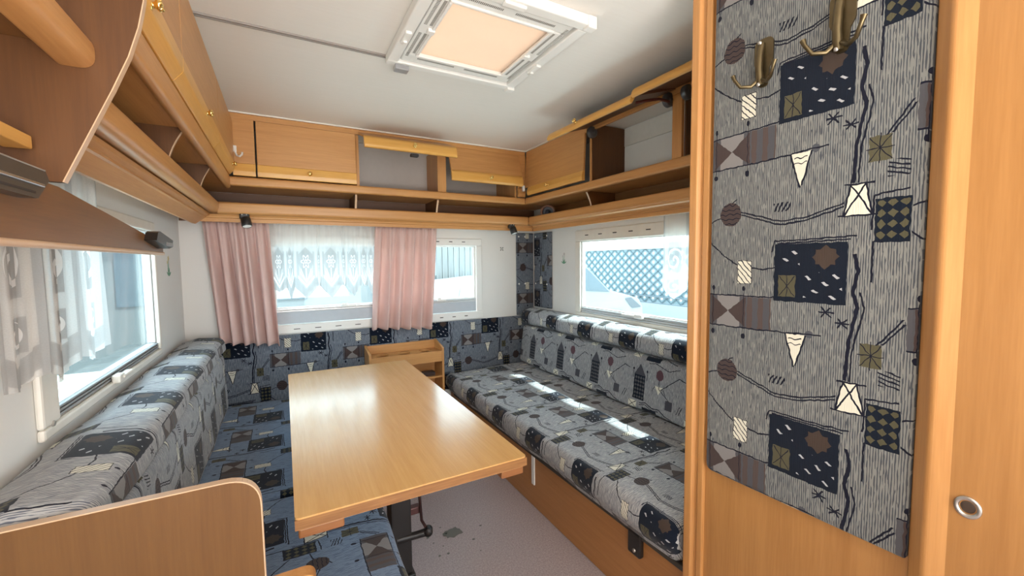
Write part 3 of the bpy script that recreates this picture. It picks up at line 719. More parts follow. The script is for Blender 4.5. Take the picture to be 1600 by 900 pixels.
flap('x', .925, 1.428, (2.488, 1.914), (2.430, 1.762), (2.420, 1.697), .012, wood_x, gold_x, BK, 1.19, False)
lab(MB().box(1.452, 1.470, 2.462, 2.482, 1.672, 1.712, .006).build('plastic_cap', hatch_m, BK), 'small white plastic cap at the corner')

# ---- right run
YE = .775
RK = thing('overhead_locker', (1.6, 1.65, 1.414), 'beech overhead locker along the right wall with two flaps lifted to the ceiling', 'locker')
bx('locker_floor', wood_y, RK, 1.502, XR - .002, YE, 2.49, 1.592, 1.604); bx('shelf_board', wood_y, RK, 1.552, XR - .002, YE, 2.56, 1.464, 1.474)
bx('shelf_back', brown_y, RK, XR - .010, XR - .002, YE, 2.56, 1.474, 1.592, 0)
bx('top_rail', wood_y, RK, 1.4905, 1.506, YE, 2.484, 1.900, ZC - .007, .003)
MB().prism(rpoly([(1.53, 1.586, 0), (1.484, 1.588, .012), (1.484, 1.632, .014), (1.53, 1.634, 0)], 6), 'y', YE, 2.486, True).build('shelf_lip', wood_y, RK)
MB().prism(rpoly([(1.60, 1.452, 0), (1.556, 1.452, .018), (1.554, 1.512, .018), (1.58, 1.514, .006), (1.60, 1.474, 0)], 8), 'y', YE, 2.56, True).build('nose_lip', wood_y, RK)
MB().prism([(1.628, 1.414), (1.613, 1.414), (1.613, 1.432), (1.606, 1.436), (1.606, 1.442), (1.598, 1.452), (1.628, 1.452)], 'y', YE, 2.598).build('pelmet', wood_y, RK)
for y in (1.875, 1.16): curved_divider('y', y, y + .011, XR - .012, 1.525, 1.474, 1.592, wood_z, RK)
bx('upright', wood_z, RK, 1.506, XR - .012, 1.812, 1.828, 1.604, 1.944)
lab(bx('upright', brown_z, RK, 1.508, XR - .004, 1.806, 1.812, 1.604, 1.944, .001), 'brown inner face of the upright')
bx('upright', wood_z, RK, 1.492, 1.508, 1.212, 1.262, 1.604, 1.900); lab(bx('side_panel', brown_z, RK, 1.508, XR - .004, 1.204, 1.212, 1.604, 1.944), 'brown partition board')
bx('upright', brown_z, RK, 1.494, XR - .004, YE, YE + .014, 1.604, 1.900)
bx('wall_lining', white_wall, RK, XR - .006, XR - .002, 1.262, 1.806, 1.604, 1.840, 0)
bx('wall_lining', plain('lining_cream', (.74, .71, .66), .6), RK, XR - .008, XR - .002, 1.262, 1.806, 1.846, 1.944, 0)
d = MB().prism([(1.4785, 1.698), (1.4900, 1.910), (1.5020, 1.910), (1.4905, 1.698)], 'y', 1.850, 2.484).build('door', wood_y, RK)
MB().prism(rpoly([(1.4905, 1.642, 0), (1.472, 1.642, .004), (1.466, 1.664, .010), (1.477, 1.698, .004), (1.4905, 1.698, 0)], 5), 'y', 1.850, 2.44, True).build('door_trim', gold_y, d)['label'] = 'honey coloured lower strip'
knob_at((1.469, 2.19, 1.672), (-1, 0, 0), d)
flap('y', 1.245, 1.835, (1.487, 1.932), (1.252, 1.862), (1.228, 1.826), .012, ply_y, gold_y, RK, 1.60, False)
flap('y', YE + .004, 1.240, (1.487, 1.936), (1.252, 1.880), (1.228, 1.844), .012, ply_y, gold_y, RK, .93, True)
for (y) in (1.78, 1.275, 1.18):
    hb = MB().lathe([(0, .013), (.026, .013), (.030, .009), (.030, -.009), (.026, -.013), (0, -.013)], (1.482, y, 1.884), (0, 1, 0), 18)
    hb.lathe([(0, .016), (.010, .016), (.010, -.016), (0, -.016)], (1.482, y, 1.884), (0, 1, 0), 12)
    lab(hb.build('flap_hinge', plain('hinge_grey', (.09, .09, .095), .35, .4), RK), 'round dark flap hinge')
lab(MB().tube([(1.30, 1.285, 1.845), (1.33, 1.27, 1.852), (1.40, 1.255, 1.868), (1.47, 1.262, 1.872)], .006, 8).build('stay_arm', plain('red_brown_stay', (.10, .022, .018), .4), RK), 'dark red flap stay')

# round speaker in the right rear corner of the open shelf, spotlights, J hook
sp = thing('speaker', (1.63, 2.46, 1.4745), 'small round black speaker in the open shelf at the right rear corner', 'speaker')
MB().lathe([(.047, 0), (.050, .004), (.050, .05), (.046, .055), (0, .055)], (1.612, 2.40, 1.532), (.55, .83, 0), 24).build('housing', black_p, sp)
MB().lathe([(.050, 0), (.052, -.006), (.040, -.008), (.036, -.001)], (1.612, 2.40, 1.532), (.55, .83, 0), 24).build('rim', plain('brown_rim', (.16, .07, .04), .4), sp)
MB().lathe([(.037, -.001), (.018, .010), (.016, .004), (.008, .0), (0, -.001)], (1.612, 2.40, 1.532), (.55, .83, 0), 24).build('cone', plain('dark_cone', (.03, .035, .05), .4), sp)
bx('foot', black_p, sp, 1.600, 1.660, 2.405, 2.46, 1.4745, 1.484, .002)
def spot(x, label):
    t = thing('spotlight', (x, 2.575, 1.40), label, 'spotlight')
    MB().box(x - .022, x + .022, 2.566, 2.600, 1.428, 1.462, .006).build('mount', black_p, t)
    MB().lathe([(0, .0), (.018, .0), (.023, .006), (.024, .045), (.021, .050)], (x + .004, 2.572, 1.436), (.15, -.35, -1), 18).build('lamp_head', black_p, t)
    D = Vector((.15, -.35, -1)).normalized(); p = Vector((x + .004, 2.572, 1.436)) + D * .0485
    MB().lathe([(0, .002), (.015, .0015), (.020, 0)], p, D, 18).build('lens', lens_m, t)
    for s in (-1, 1): MB().lathe([(0, .003), (.003, .003), (.0035, 0)], (x + s * .010, 2.566, 1.452), (0, -1, 0), 8).build('screw', steel, t)
spot(-.166, 'black spotlight under the pelmet above the left pink curtain'); spot(1.423, 'black spotlight under the pelmet near the right rear corner')
jh = thing('wall_hook', (-.178, 2.485, 1.725), 'white J-shaped hook in the left rear corner beside the locker knob', 'hook')
MB().tube([(-.186, 2.486, 1.770), (-.184, 2.484, 1.748), (-.178, 2.478, 1.731), (-.166, 2.470, 1.727), (-.156, 2.466, 1.736), (-.154, 2.465, 1.748)], .0045, 8).build('hook_arm', hatch_m, jh)
bx('hook_plate', hatch_m, jh, -.193, -.179, 2.484, 2.490, 1.752, 1.782, .002)

# ------------------------------------------------------------------ near left: kitchen overhead unit end
KT = thing('kitchen_wall_cabinet', (-.36, .45, 1.23), 'brown kitchen wall cabinet with shaped end panel at the upper left', 'cabinet')
kp = [(XL + .002, 1.95), (-.180, 1.95), (-.182, 1.78), (-.184, 1.68), (-.188, 1.640), (-.197, 1.595), (-.212, 1.545), (-.236, 1.485), (-.302, 1.332), (XL + .002, 1.332)]
lab(MB().prism(kp, 'y', .930, .944).build('end_panel', brown_z, KT), 'shaped brown end panel')
ke = MB()
for a, b in zip(kp[1:8], kp[2:9]):
    ke.prism([a, b, (b[0] + .0016, b[1] - .0006), (a[0] + .0016, a[1])], 'y', .9298, .9442)
lab(ke.build('edge_band', edge_m, KT), 'pale edge band')
MB().prism(rpoly([(-.300, 1.514, .010), (-.252, 1.514, .022), (-.252, 1.566, .024), (-.300, 1.566, .010)], 8), 'y', -.35, .929, True).build('shelf_nose', wood_y, KT)
bx('shelf', brown_y, KT, XL + .002, -.296, -.35, .929, 1.545, 1.560)
bd = [(-.35, 1.326), (.945, 1.326), (1.575, 1.262), (1.592, 1.252), (1.590, 1.232), (-.35, 1.232)]
lab(MB().prism(bd, 'x', -.328, -.312).build('bracket_board', brown_y, KT), 'long brown board tapering to a tip over the window')
lab(MB().prism(rpoly([(-.331, 1.226, .003), (-.309, 1.226, .004), (-.309, 1.236, .004), (-.331, 1.236, .003)], 3), 'y', -.35, 1.594, True).build('edge_trim', edge_m, KT), 'pale lower edge trim')
bx('batten', gold_y, KT, -.362, -.330, -.30, .925, 1.378, 1.398, .002)
bx('top_board', brown_y, KT, XL + .002, -.20, -.35, .929, 1.93, 1.945)
ld = thing('strip_lamp', (-.305, .7, 1.29), 'dark metal strip lamp on the brown board at the left edge', 'lamp')
MB().prism([(.45, 1.292), (.822, 1.292), (.858, 1.322), (.848, 1.334), (.45, 1.334)], 'x', -.3115, -.292).build('housing', plain('dark_bronze', (.10, .085, .07), .35, .5), ld)
bx('chrome_bar', steel, ld, -.2925, -.2885, .45, .835, 1.309, 1.3135, .001); bx('bright_edge', steel, ld, -.300, -.2915, .45, .848, 1.3335, 1.3355, .0005)
bx('groove', black_p, ld, -.2925, -.2912, .45, .815, 1.298, 1.301, 0)
pl = thing('plug_socket', (-.30, 1.45, 1.25), 'black plastic socket at the tip of the brown board', 'socket')
sk = MB().prism([(1.400, 1.262), (1.418, 1.283), (1.440, 1.288), (1.585, 1.270), (1.575, 1.250), (1.53, 1.244)], 'x', -.312, -.286); sk.build('body', black_p, pl)
bx('face', grey_p, pl, -.287, -.284, 1.50, 1.572, 1.251, 1.262, .001)

# ------------------------------------------------------------------ left seat
EP = thing('seat_end_panel', (-.2, .905, 0), 'orange-brown wooden end panel with rounded corner beside the left seat', 'panel')
ep = rpoly([(XL + .0005, 0.002, 0), (-.050, .002, 0), (-.056, .797, .058), (XL + .0005, .797, 0)], 10)
MB().prism(ep, 'y', .898, .914).build('panel', wood('seat_panel_shaded_wood', 'Z', (0.160, 0.073, 0.019), (0.128, 0.055, 0.0135), .4), EP)  # wood colour darkened to hold the shade on this camera-facing side
eb = MB(); top = [p for p in ep if p[1] > .40 and p[0] > XL + .01]
pts = [(-.0525, .30)] + top + [(XL + .0005, .797)]
for a, b in zip(pts, pts[1:]):
    t = (Vector(b) - Vector(a)).normalized(); n = Vector((t.y, -t.x)); n = n if n.dot(Vector((.5, .9))) > 0 else -n
    eb.prism([a, b, tuple(Vector(b) + n * .0022), tuple(Vector(a) + n * .0022)], 'y', .8975, .9145)
eb.build('edge_band', edge_m, EP)
lowp = MB().prism(rpoly([(-.048, .002, 0), (.040, .002, 0), (.034, .582, .024), (-.048, .582, .0)], 8), 'y', .884, .914).build('low_end', wood_z, EP)
lab(bx('laminate_face', laminate, EP, -.048, .016, .880, .884, .002, .577, .001), 'grey laminate face')
LSB = thing('bench_base', (0, 2.0, 0), 'wooden base under the blue left seat', 'bench base')
bx('front_board', brown_y, LSB, .205, .225, .92, 2.79, .002, .262); bx('end_board', brown_z, LSB, XL + .01, .205, .92, .94, .002, .262); bx('top_board', brown_y, LSB, XL + .01, .215, .94, 2.79, .250, .264)
def lseat(y0, y1, xf, label, seed):
    pr = rpoly([(xf - .012, .268, .02), (xf, .395, .055), (-.28, .402, .02), (XL + .015, .402, .01), (XL + .015, .268, .01)], 7)
    o = cushion(pr, 'y', y0, y1, .028, .005, .15, .30, .03, 30, seed, -1, -1.1).build('seat_cushion', fab_seat, None)
    return tag(o, label, 'cushion', None)
lseat(.92, 1.60, .270, 'blue patterned seat cushion on the left nearest the rounded wooden panel', 1)
lseat(1.602, 2.77, .262, 'blue patterned seat cushion on the left reaching the back wall', 2)
pr = rpoly([(-.288, .412, .02), (-.300, .715, .03), (-.40, .715, .01), (XL + .006, .715, .01), (XL + .006, .412, .01), ], 6)
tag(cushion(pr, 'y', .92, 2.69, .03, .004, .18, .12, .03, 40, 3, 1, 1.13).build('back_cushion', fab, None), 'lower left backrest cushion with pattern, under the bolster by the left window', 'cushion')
pr = rpoly([(-.310, .724, .03), (-.284, .740, .03), (-.292, .805, .055), (-.40, .815, .05), (XL + .008, .795, .02), (XL + .008, .724, .02)], 7)
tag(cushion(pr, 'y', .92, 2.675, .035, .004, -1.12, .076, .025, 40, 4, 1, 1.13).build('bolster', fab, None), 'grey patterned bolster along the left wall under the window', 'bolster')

# ------------------------------------------------------------------ right seat
RSB = thing('bench_base', (1.4, 1.7, 0), 'wooden base board under the long right seat beside the floor', 'bench base')
bx('front_board', wood('bench_front', 'Y', (0.44, 0.20, 0.068), (0.37, 0.16, 0.05), .42), RSB, 1.026, 1.044, .785, 2.79, .002, .262); bx('top_board', brown_y, RSB, 1.03, 1.74, .785, 2.79, .262, .276)
bx('end_board', brown_z, RSB, 1.044, 1.74, 2.76, 2.79, .002, .262)
lab(bx('strap', hatch_m, RSB, 1.019, 1.0255, 1.645, 1.669, .115, .262, .001), 'white strap hanging over the base')
bk = MB().box(1.004, 1.0255, .955, 1.012, .195, .278, .006); o = bk.build('bracket', black_p, RSB); lab(o, 'black plastic bracket with a screw'); MB().lathe([(0, .003), (.006, .003), (.007, 0)], (1.004, .980, .215), (-1, 0, 0), 10).build('screw', steel, o)
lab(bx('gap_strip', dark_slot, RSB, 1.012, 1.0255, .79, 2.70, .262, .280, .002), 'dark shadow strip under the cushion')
pr = rpoly([(1.000, .282, .03), (.955, .352, .05), (.965, .418, .055), (1.30, .425, .05), (1.56, .422, .02), (1.735, .422, .01), (1.735, .282, .01)], 7)
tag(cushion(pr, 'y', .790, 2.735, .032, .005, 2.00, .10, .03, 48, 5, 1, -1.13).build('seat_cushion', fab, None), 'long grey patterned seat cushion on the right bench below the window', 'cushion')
pr = rpoly([(1.556, .434, .02), (1.592, .708, .03), (1.66, .712, .01), (1.742, .712, .01), (1.742, .434, .01)], 6)
tag(cushion(pr, 'y', .790, 2.735, .03, .004, 2.267, -.01, .03, 44, 6, 1, -1).build('back_cushion', fab_tower, None), 'right backrest cushion with small checked towers, between seat and bolster', 'cushion')
pr = rpoly([(1.60, .722, .03), (1.572, .742, .03), (1.578, .815, .055), (1.66, .838, .05), (1.742, .828, .02), (1.742, .722, .02)], 7)
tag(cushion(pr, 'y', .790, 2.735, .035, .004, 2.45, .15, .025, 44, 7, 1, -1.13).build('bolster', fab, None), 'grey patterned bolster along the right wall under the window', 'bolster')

# ------------------------------------------------------------------ wall upholstery
def pad(name, lo, hi, axis, mat, label, uo=0, vo=0):
    x0, x1, y0, y1, z0, z1 = lo[0], hi[0], lo[1], hi[1], lo[2], hi[2]
    mb = MB().box(x0, x1, y0, y1, z0, z1, .006, 2)
    mb.uv = [[((mb.v[i][0] if axis == 'x' else mb.v[i][1]) * (1 if axis == 'x' else -1) + uo, mb.v[i][2] + vo) for i in f] for f in mb.f]
    return mb.build(name, mat, None)
tag(pad('wall_pad', (XL + .008, YB - .014, .28), (1.746, YB - .001, .772), 'x', fab_wall, '', .09, -.115), 'blue patterned upholstered pad across the back wall below the window', 'wall padding')
c1 = thing('corner_pad', (1.66, YB - .01, .775), 'narrow dark patterned pad with white studs on the back wall in the corner', 'wall padding')
p = pad('padding', (1.580, YB - .014, .776), (1.734, YB - .001, 1.413), 'x', fab_wall, '', .02, 0); p.parent = c1; p.location = Vector(p['world_loc']) - Vector(c1['world_loc'])
for z in (1.385, 1.02):
    for x in (1.60, 1.655): MB().lathe([(0, .004), (.005, .003), (.007, 0)], (x, YB - .0145, z), (0, -1, 0), 10).build('stud', hatch_m, c1)
c2 = thing('corner_pad', (1.74, 2.66, .83), 'narrow dark patterned pad with white studs on the right wall in the corner', 'wall padding')
p = pad('padding', (1.736, 2.545, .838), (XR - .001, 2.785, 1.413), 'y', fab_wall, '', .2, .1); p.parent = c2; p.location = Vector(p['world_loc']) - Vector(c2['world_loc'])
for z in (1.385, 1.02):
    for y in (2.757, 2.60): MB().lathe([(0, .004), (.005, .003), (.007, 0)], (1.7355, y, z), (-1, 0, 0), 10).build('stud', hatch_m, c2)

# ------------------------------------------------------------------ table
TB = thing('dining_table', (.29, 1.64, 0), 'long varnished wooden table on a black pedestal between the seats', 'table')
MB().prism(rpoly([(0.0, .975, .012), (.580, .975, .012), (.580, 2.30, .012), (0.0, 2.30, .012)], 4), 'z', .6225, .650).build('table_top', table_m, TB)
eb = MB(); e = .0004
eb.box(-e, .580 + e, .975 - e, .979, .6232, .6462)
lab(eb.build('edge_plies', wood('ply_edge', 'X', (.34, .165, .058), (.20, .085, .028), .45, 1.6), TB), 'darker plies in the near table edge')
lab(MB().box(.006, .100, .985, 1.90, .596, .619, .004).build('batten', block_m, TB), 'dark wooden support under the left edge'); lab(MB().box(.505, .575, .985, 1.90, .596, .619, .004).build('batten', block_m, TB), 'dark wooden support under the right edge')
bx('cross_rail', block_m, TB, .10, .505, 1.40, 1.62, .602, .6225)
bx('column', black_p, TB, .310, .385, 1.50, 1.575, .02, .602, .004); bx('foot', black_p, TB, .285, .395, 1.49, 1.66, .001, .02, .004)
cr = MB().tube([(.417, 1.5, .60), (.417, 1.5, .33), (.424, 1.5, .215), (.438, 1.5, .185)], .0055, 8); lab(cr.build('crank_rod', plain('dark_red_steel', (.06, .03, .03), .35, .5), TB), 'thin crank rod')
MB().tube([(.33, 1.51, .162), (.40, 1.505, .160), (.445, 1.495, .166)], [.016, .014, .015], 10).build('pedal_arm', black_p, TB)
MB().lathe([(0, .016), (.015, .016), (.017, .012), (.017, -.012), (.015, -.016), (0, -.016)], (.447, 1.495, .168), (.3, 1, 0), 16).build('roller', black_p, TB)
lab(bx('pivot_plate', plain('brown_steel', (.13, .055, .05), .4, .3), TB, .385, .425, 1.515, 1.545, .235, .262, .003), 'brown pivot plate')

# ------------------------------------------------------------------ cup holder unit
CU = thing('cup_holder_shelf', (.66, 2.68, 0), 'small beech shelf unit with three cup holes behind the table', 'shelf unit')
sd = [(2.615, .02), (2.615, .624), (2.63, .630), (2.782, .660), (2.782, .02)]
MB().prism(sd, 'x', .438, .452).build('side_panel', wood_z, CU); MB().prism(sd, 'x', .905, .919).build('side_panel', wood_z, CU)
bx('back_board', wood_x, CU, .452, .905, 2.772, 2.782, .02, .656)
# tray top with three round holes
bm = bmesh.new(); hx = [.535, .675, .815]; zt = .600
def tray(bm):
    y0, y1, x0, x1 = 2.628, 2.772, .452, .905; n = 20
    cells = [(x0, .605), (.605, .745), (.745, x1)]
    for (a, b), c in zip(cells, hx):
        sq = []; ho = []
        cy = (y0 + y1) / 2
        for k in range(n):
            t = 2 * PI * k / n; dx, dy = math.cos(t), math.sin(t)
            ho.append(bm.verts.new((c + .040 * dx, cy + .040 * dy, zt)))
            s = min(((b - c) / dx if dx > 1e-9 else (a - c) / dx if dx < -1e-9 else 9e9), ((y1 - cy) / dy if dy > 1e-9 else (y0 - cy) / dy if dy < -1e-9 else 9e9))
            sq.append(bm.verts.new((c + dx * s, cy + dy * s, zt)))
        hb = [bm.verts.new((v.co.x, v.co.y, zt - .012)) for v in ho]
        for k in range(n):
            k2 = (k + 1) % n
            bm.faces.new((ho[k], sq[k], sq[k2], ho[k2])); bm.faces.new((ho[k], ho[k2], hb[k2], hb[k]))
        for cx_, cy_ in ((a, y0), (a, y1), (b, y0), (b, y1)):
            v = bm.verts.new((cx_, cy_, zt)); near = sorted(sq, key=lambda q: (q.co - v.co).length)[:2]
            try: bm.faces.new((v, near[0], near[1]))
            except ValueError: pass
tray(bm); MB().bm(bm).build('tray', wood_x, CU)
bx('tray_front', wood_x, CU, .452, .905, 2.616, 2.628, .535, .606, .002)
bx('shelf', wood_x, CU, .452, .905, 2.622, 2.772, .425, .437, .002); bx('shelf', wood_x, CU, .452, .905, 2.622, 2.772, .20, .212, .002)
bx('plinth', wood_x, CU, .438, .919, 2.62, 2.782, .002, .02, .001)
dk = thing('trinket_box', (.80, 2.68, .437), 'small dark box lying on the shelf of the cup holder unit', 'box'); bx('box_body', plain('dark_brown_box', (.05, .025, .02), .35), dk, .785, .865, 2.64, 2.70, .4375, .458, .004); bx('box_lid', plain('dark_lid', (.03, .02, .022), .3), dk, .787, .863, 2.642, 2.698, .458, .464, .002)

# ------------------------------------------------------------------ curtains
def curtain(name, xt0, xt1, xb0, xb1, z1, zb0, zb1, folds, yc, label, seed):
    rnd = random.Random(seed); ph = [rnd.uniform(0, 6.28) for _ in range(4)]
    def fn(u, v):
        xs = xt0 + (xt1 - xt0) * u; xe = xb0 + (xb1 - xb0) * u; x = xs + (xe - xs) * v
        ze = zb0 + (zb1 - zb0) * u; z = z1 + (ze - z1) * v
        amp = .009 + .021 * min(1, v * 2.2)
        y = yc + amp * math.sin(folds * 2 * PI * u + ph[0] + .5 * math.sin(v * 2 + ph[1])) + .006 * math.sin(folds * 4.7 * PI * u + ph[2]) * (1 - .5 * v)
        x += .006 * math.sin(folds * 2 * PI * u + ph[3]) * v
        z += .006 * math.sin(folds * 2 * PI * u + 1.3 + ph[0]) * v * v
        return (x, y, z)
    o = sheet(fn, 110, 30, lambda u, v: (u, v)).build(name, curtain_m, None)
    o.modifiers.new('thickness', 'SOLIDIFY').thickness = .0015
    hd = MB().tube([(xt0, yc + .004, z1 + .006), (xt1, yc + .004, z1 + .006)], .005, 6).build('curtain_tape', curtain_m, o)
    return tag(o, label, 'curtain')
curtain('curtain', -.366, -.062, -.318, -.030, 1.425, .762, .728, 5.2, 2.715, 'pale pink curtain at the left side of the back window', 11)
curtain('curtain', .518, .918, .475, .880, 1.425, .775, .745, 5.6, 2.715, 'pale pink curtain at the middle of the back window', 12)
# flower lace valance: columns with their own bottom edge
def lace_sheet(name, axis, cuts, tips, base, z1, ztip, znotch, amp, mat, label, uvscale=None):
    # cuts: boundaries along the axis, one pennant between neighbours
    mb = MB()
    nper = 16; nv = 20
    def fn(s, v, k, u):
        zb = znotch + (ztip[k] - znotch) * (1 - abs(2 * u - 1)) if tips else ztip[k]
        z = z1 + (zb - z1) * v
        dep = base + amp * math.sin(2 * PI * (k + u) + .6) * (.5 + .5 * v) + .004 * math.sin(5 * s * 40 + v * 2)
        return (s, dep, z) if axis == 'x' else (dep, s, z)
    for k in range(len(cuts) - 1):
        a, b = cuts[k], cuts[k + 1]
        V = []; F = []; UV = []
        for j in range(nv + 1):
            for i in range(nper + 1): u = i / nper; V.append(fn(a + (b - a) * u, j / nv, k, u))
        for j in range(nv):
            for i in range(nper):
                q = [j * (nper + 1) + i, j * (nper + 1) + i + 1, (j + 1) * (nper + 1) + i + 1, (j + 1) * (nper + 1) + i]
                F.append(q); UV.append([(k + min(.9999, max(.0001, (p % (nper + 1)) / nper)), z1 - V[p][2]) for p in q])
        mb.mesh(V, F, UV, True)
    return tag(mb.build(name, mat, None), label, 'lace curtain')
lace_sheet('lace_valance', 'x', [-.060, .015, .058, .180, .198, .315, .342, .425, .470, .514], True, 2.752, 1.422, [1.03, .985, .985, 1.06, .985, 1.06, .990, 1.05, .995], 1.055, .008, lace_flower, 'white flower lace valance with pointed pennants between the pink curtains')
lace_sheet('lace_valance', 'y', [1.285, 1.335, 1.485], True, 1.700, 1.420, [1.20, 1.00], 1.055, .006, lace_swirl, 'sheer white lace pennant at the right window beside the wardrobe')
lace_sheet('lace_curtain', 'y', [1.0, 1.165, 1.33, 1.50], True, -.425, 1.425, [.970, .943, .960], .985, .012, lace_swirl, 'sheer swirl lace curtain at the left window under the brown board')

# ------------------------------------------------------------------ wardrobe on the right
WR = thing('wardrobe', (1.35, .1, 0), 'tall beech wardrobe with padded fabric front on the right', 'wardrobe')
bx('side_panel', wood_y, WR, 1.012, XR - .002, .752, .772, .002, ZC - .002)
bx('front_panel', wood('wardrobe_front', 'Z', (0.46, 0.225, 0.073), (0.38, 0.175, 0.052), .38), WR, 1.000, 1.012, .282, .752, .002, ZC - .002)
MB().prism(rpoly([(1.014, .714, 0), (.9905, .716, .004), (.9905, .732, .004), (.996, .738, .002), (.996, .744, .002), (.986, .750, .005), (.986, .774, .006), (1.014, .774, .002)], 4), 'z', .002, ZC - .002).build('corner_post', wood_z, WR)
MB().prism(rpoly([(1.014, .234, 0), (1.0, .288, .006), (.990, .288, .008), (.962, .262, .014), (.966, .234, 0)], 5), 'z', .002, ZC - .002).build('door_post', wood_z, WR)
dr = MB().prism(rpoly([(.9955, -.62, .004), (.9955, .258, .004), (.970, .258, .012), (.966, .235, .006), (.966, -.62, .004)], 4), 'z', .03, ZC - .005).build('door', wood('wardrobe_door', 'Z', (0.42, 0.200, 0.062), (0.35, 0.158, 0.045), .36), WR)
bx('rear_panel', wood_y, WR, 1.0, XR - .002, -.64, -.622, .002, ZC - .002)
lk = MB()
def oval_disc(c, ry, rz, prof, n=28):
    V = []; F = []
    for s, h in prof:
        for k in range(n): V.append((c[0] - h, c[1] + ry * s * math.cos(2 * PI * k / n), c[2] + rz * s * math.sin(2 * PI * k / n)))
    for i in range(len(prof) - 1):
        for k in range(n): F.append([i * n + k, i * n + (k + 1) % n, (i + 1) * n + (k + 1) % n, (i + 1) * n + k])
    return V, F
V, F = oval_disc((.966, .212, .790), .0165, .0185, [(1, 0), (1, .002), (.94, .0035), (.72, .0035), (.62, .001), (.60, -.004)]); lk.mesh(V, F, None, True); l1 = lab(lk.build('door_lock', steel, dr), 'chrome ring push lock')
V, F = oval_disc((.9668, .212, .790), .0098, .0110, [(1, 0), (.9, .001), (.5, .0012), (0.001, .0012)]); MB().mesh(V, F, None, True).build('lock_button', plain('lock_brown', (.05, .03, .02), .5), l1)
# padded panel: lower edge slopes in with rounded corners, fabric UV in metres
pp = rpoly([(.705, 1.946, .002), (.705, .630, .018), (.291, .640, .006), (.291, 1.946, .002)], 5)
pb = MB(); n = len(pp)
xb, xf_ = .9995, .984
cy_, cz_ = .498, 1.29
def ins(p, d): return (p[0] + (d if p[0] < cy_ else -d), p[1] + (d if p[1] < cz_ else -d))
R0 = [(xb, *p) for p in pp]; R1 = [(xf_ + .006, *p) for p in pp]; R2 = [(xf_ + .0015, *ins(p, .004)) for p in pp]; R3 = [(xf_, *ins(p, .012)) for p in pp]
uvf = lambda v: (.705 - v[1], v[2] - .9515)
rings = [R0, R1, R2, R3]; V = [q for r_ in rings for q in r_]; F = []; UV = []
for j in range(3):
    for i in range(n):
        q = [j * n + i, j * n + (i + 1) % n, (j + 1) * n + (i + 1) % n, (j + 1) * n + i]; F.append(q); UV.append([uvf(V[k]) for k in q])
F.append([3 * n + i for i in range(n)]); UV.append([uvf(V[3 * n + i]) for i in range(n)])
pb.mesh(V, F, UV, False)
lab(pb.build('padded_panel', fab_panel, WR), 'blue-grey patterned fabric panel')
# coat hooks
def coat_hook(y, z, s, label):
    t = thing('coat_hook', (.98, y, z - .06 * s), label, 'hook', None)
    x = .9838
    bp = rpoly([(y - .010 * s, z - .060 * s, .010), (y + .010 * s, z - .060 * s, .010), (y + .013 * s, z - .02 * s, .01), (y + .021 * s, z - .005 * s, .01), (y + .021 * s, z + .048 * s, .016), (y - .021 * s, z + .048 * s, .016), (y - .021 * s, z - .005 * s, .01), (y - .013 * s, z - .02 * s, .01)], 6)
    MB().prism(bp, 'x', x - .004, x).build('back_plate', old_brass, t)
    MB().tube([(x - .005, y + .004, z + .036 * s), (x - .012, y + .004, z + .010 * s), (x - .014, y + .004, z - .02 * s), (x - .008, y + .004, z - .055 * s)], [.0078 * s, .0075 * s, .0075 * s, .0085 * s], 10).build('rib', old_brass, t)
    for q in (-1, 1):
        MB().tube([(x - .008, y + .004, z - .040 * s), (x - .020, y + q * .018 * s, z - .056 * s), (x - .034, y + q * .034 * s, z - .054 * s), (x - .042, y + q * .044 * s, z - .036 * s), (x - .043, y + q * .047 * s, z - .026 * s)], [.0045 * s, .0042 * s, .004 * s, .0038 * s, .0055 * s], 9).build('prong', old_brass, t)
    for zz, xx in ((.037, .014), (-.055, .0155)): MB().lathe([(0, .003), (.0035, .003), (.0045, 0)], (x - xx + .001, y + .004, z + zz * s), (-1, 0, 0), 10).build('screw', steel, t)
coat_hook(.576, 1.652, 1.0, 'aged brass double coat hook on the fabric panel, the lower left one')
coat_hook(.424, 1.668, 1.08, 'aged brass double coat hook on the fabric panel, the upper right one')

# ------------------------------------------------------------------ small wall stickers and the floor stain
def flat_poly(mb, pts): mb.mesh(pts, [list(range(len(pts)))])
def sticker_flower(name, P, label, cols):
    t = thing(name, P(0, -.045, 0), label, 'sticker')
    def shape(nm, mat, polys):
        mb = MB()
        for poly in polys:
            a = [P(u, v, .0012) for u, v in poly]; b = [P(u, v, .0002) for u, v in poly]; k = len(a)
            mb.mesh(a + b, [list(range(k)), list(reversed(range(k, 2 * k)))] + [[i, (i + 1) % k, k + (i + 1) % k, k + i] for i in range(k)])
        mb.build(nm, mat, t)
    def leaf(u, v, a, l, w_): return [(u + math.cos(a) * l * s - math.sin(a) * w_ * q, v + math.sin(a) * l * s + math.cos(a) * w_ * q) for s, q in ((0, 0), (.3, .7), (.6, .8), (1, 0), (.6, -.8), (.3, -.7))]
    shape('leaf', cols[0], [leaf(0, -.04, a, .035, .005) for a in (.5, 1.2, 1.9, 2.6)])
    shape('stem', cols[0], [[(-.001, -.04), (.001, -.04), (.005, .03), (.003, .03)], [(-.001, -.04), (.0, -.04), (-.012, .015), (-.014, .015)]])
    shape('petal', cols[1], [leaf(.004, .030, k * 1.256, .012, .005) for k in range(5)] + [leaf(-.013, .015, k * 1.256, .008, .003) for k in range(5)])
gr = plain('sticker_green', (.10, .28, .17), .5); yw = plain('sticker_yellow', (.62, .50, .22), .5); pk = plain('sticker_grey_pink', (.62, .56, .54), .5)
sticker_flower('flower_sticker', lambda u, v, e: (XL + e, 2.527 + u * 1.3, 1.19 + v * 1.2), 'small green and yellow flower sticker on the left wall beside the window', (gr, yw))
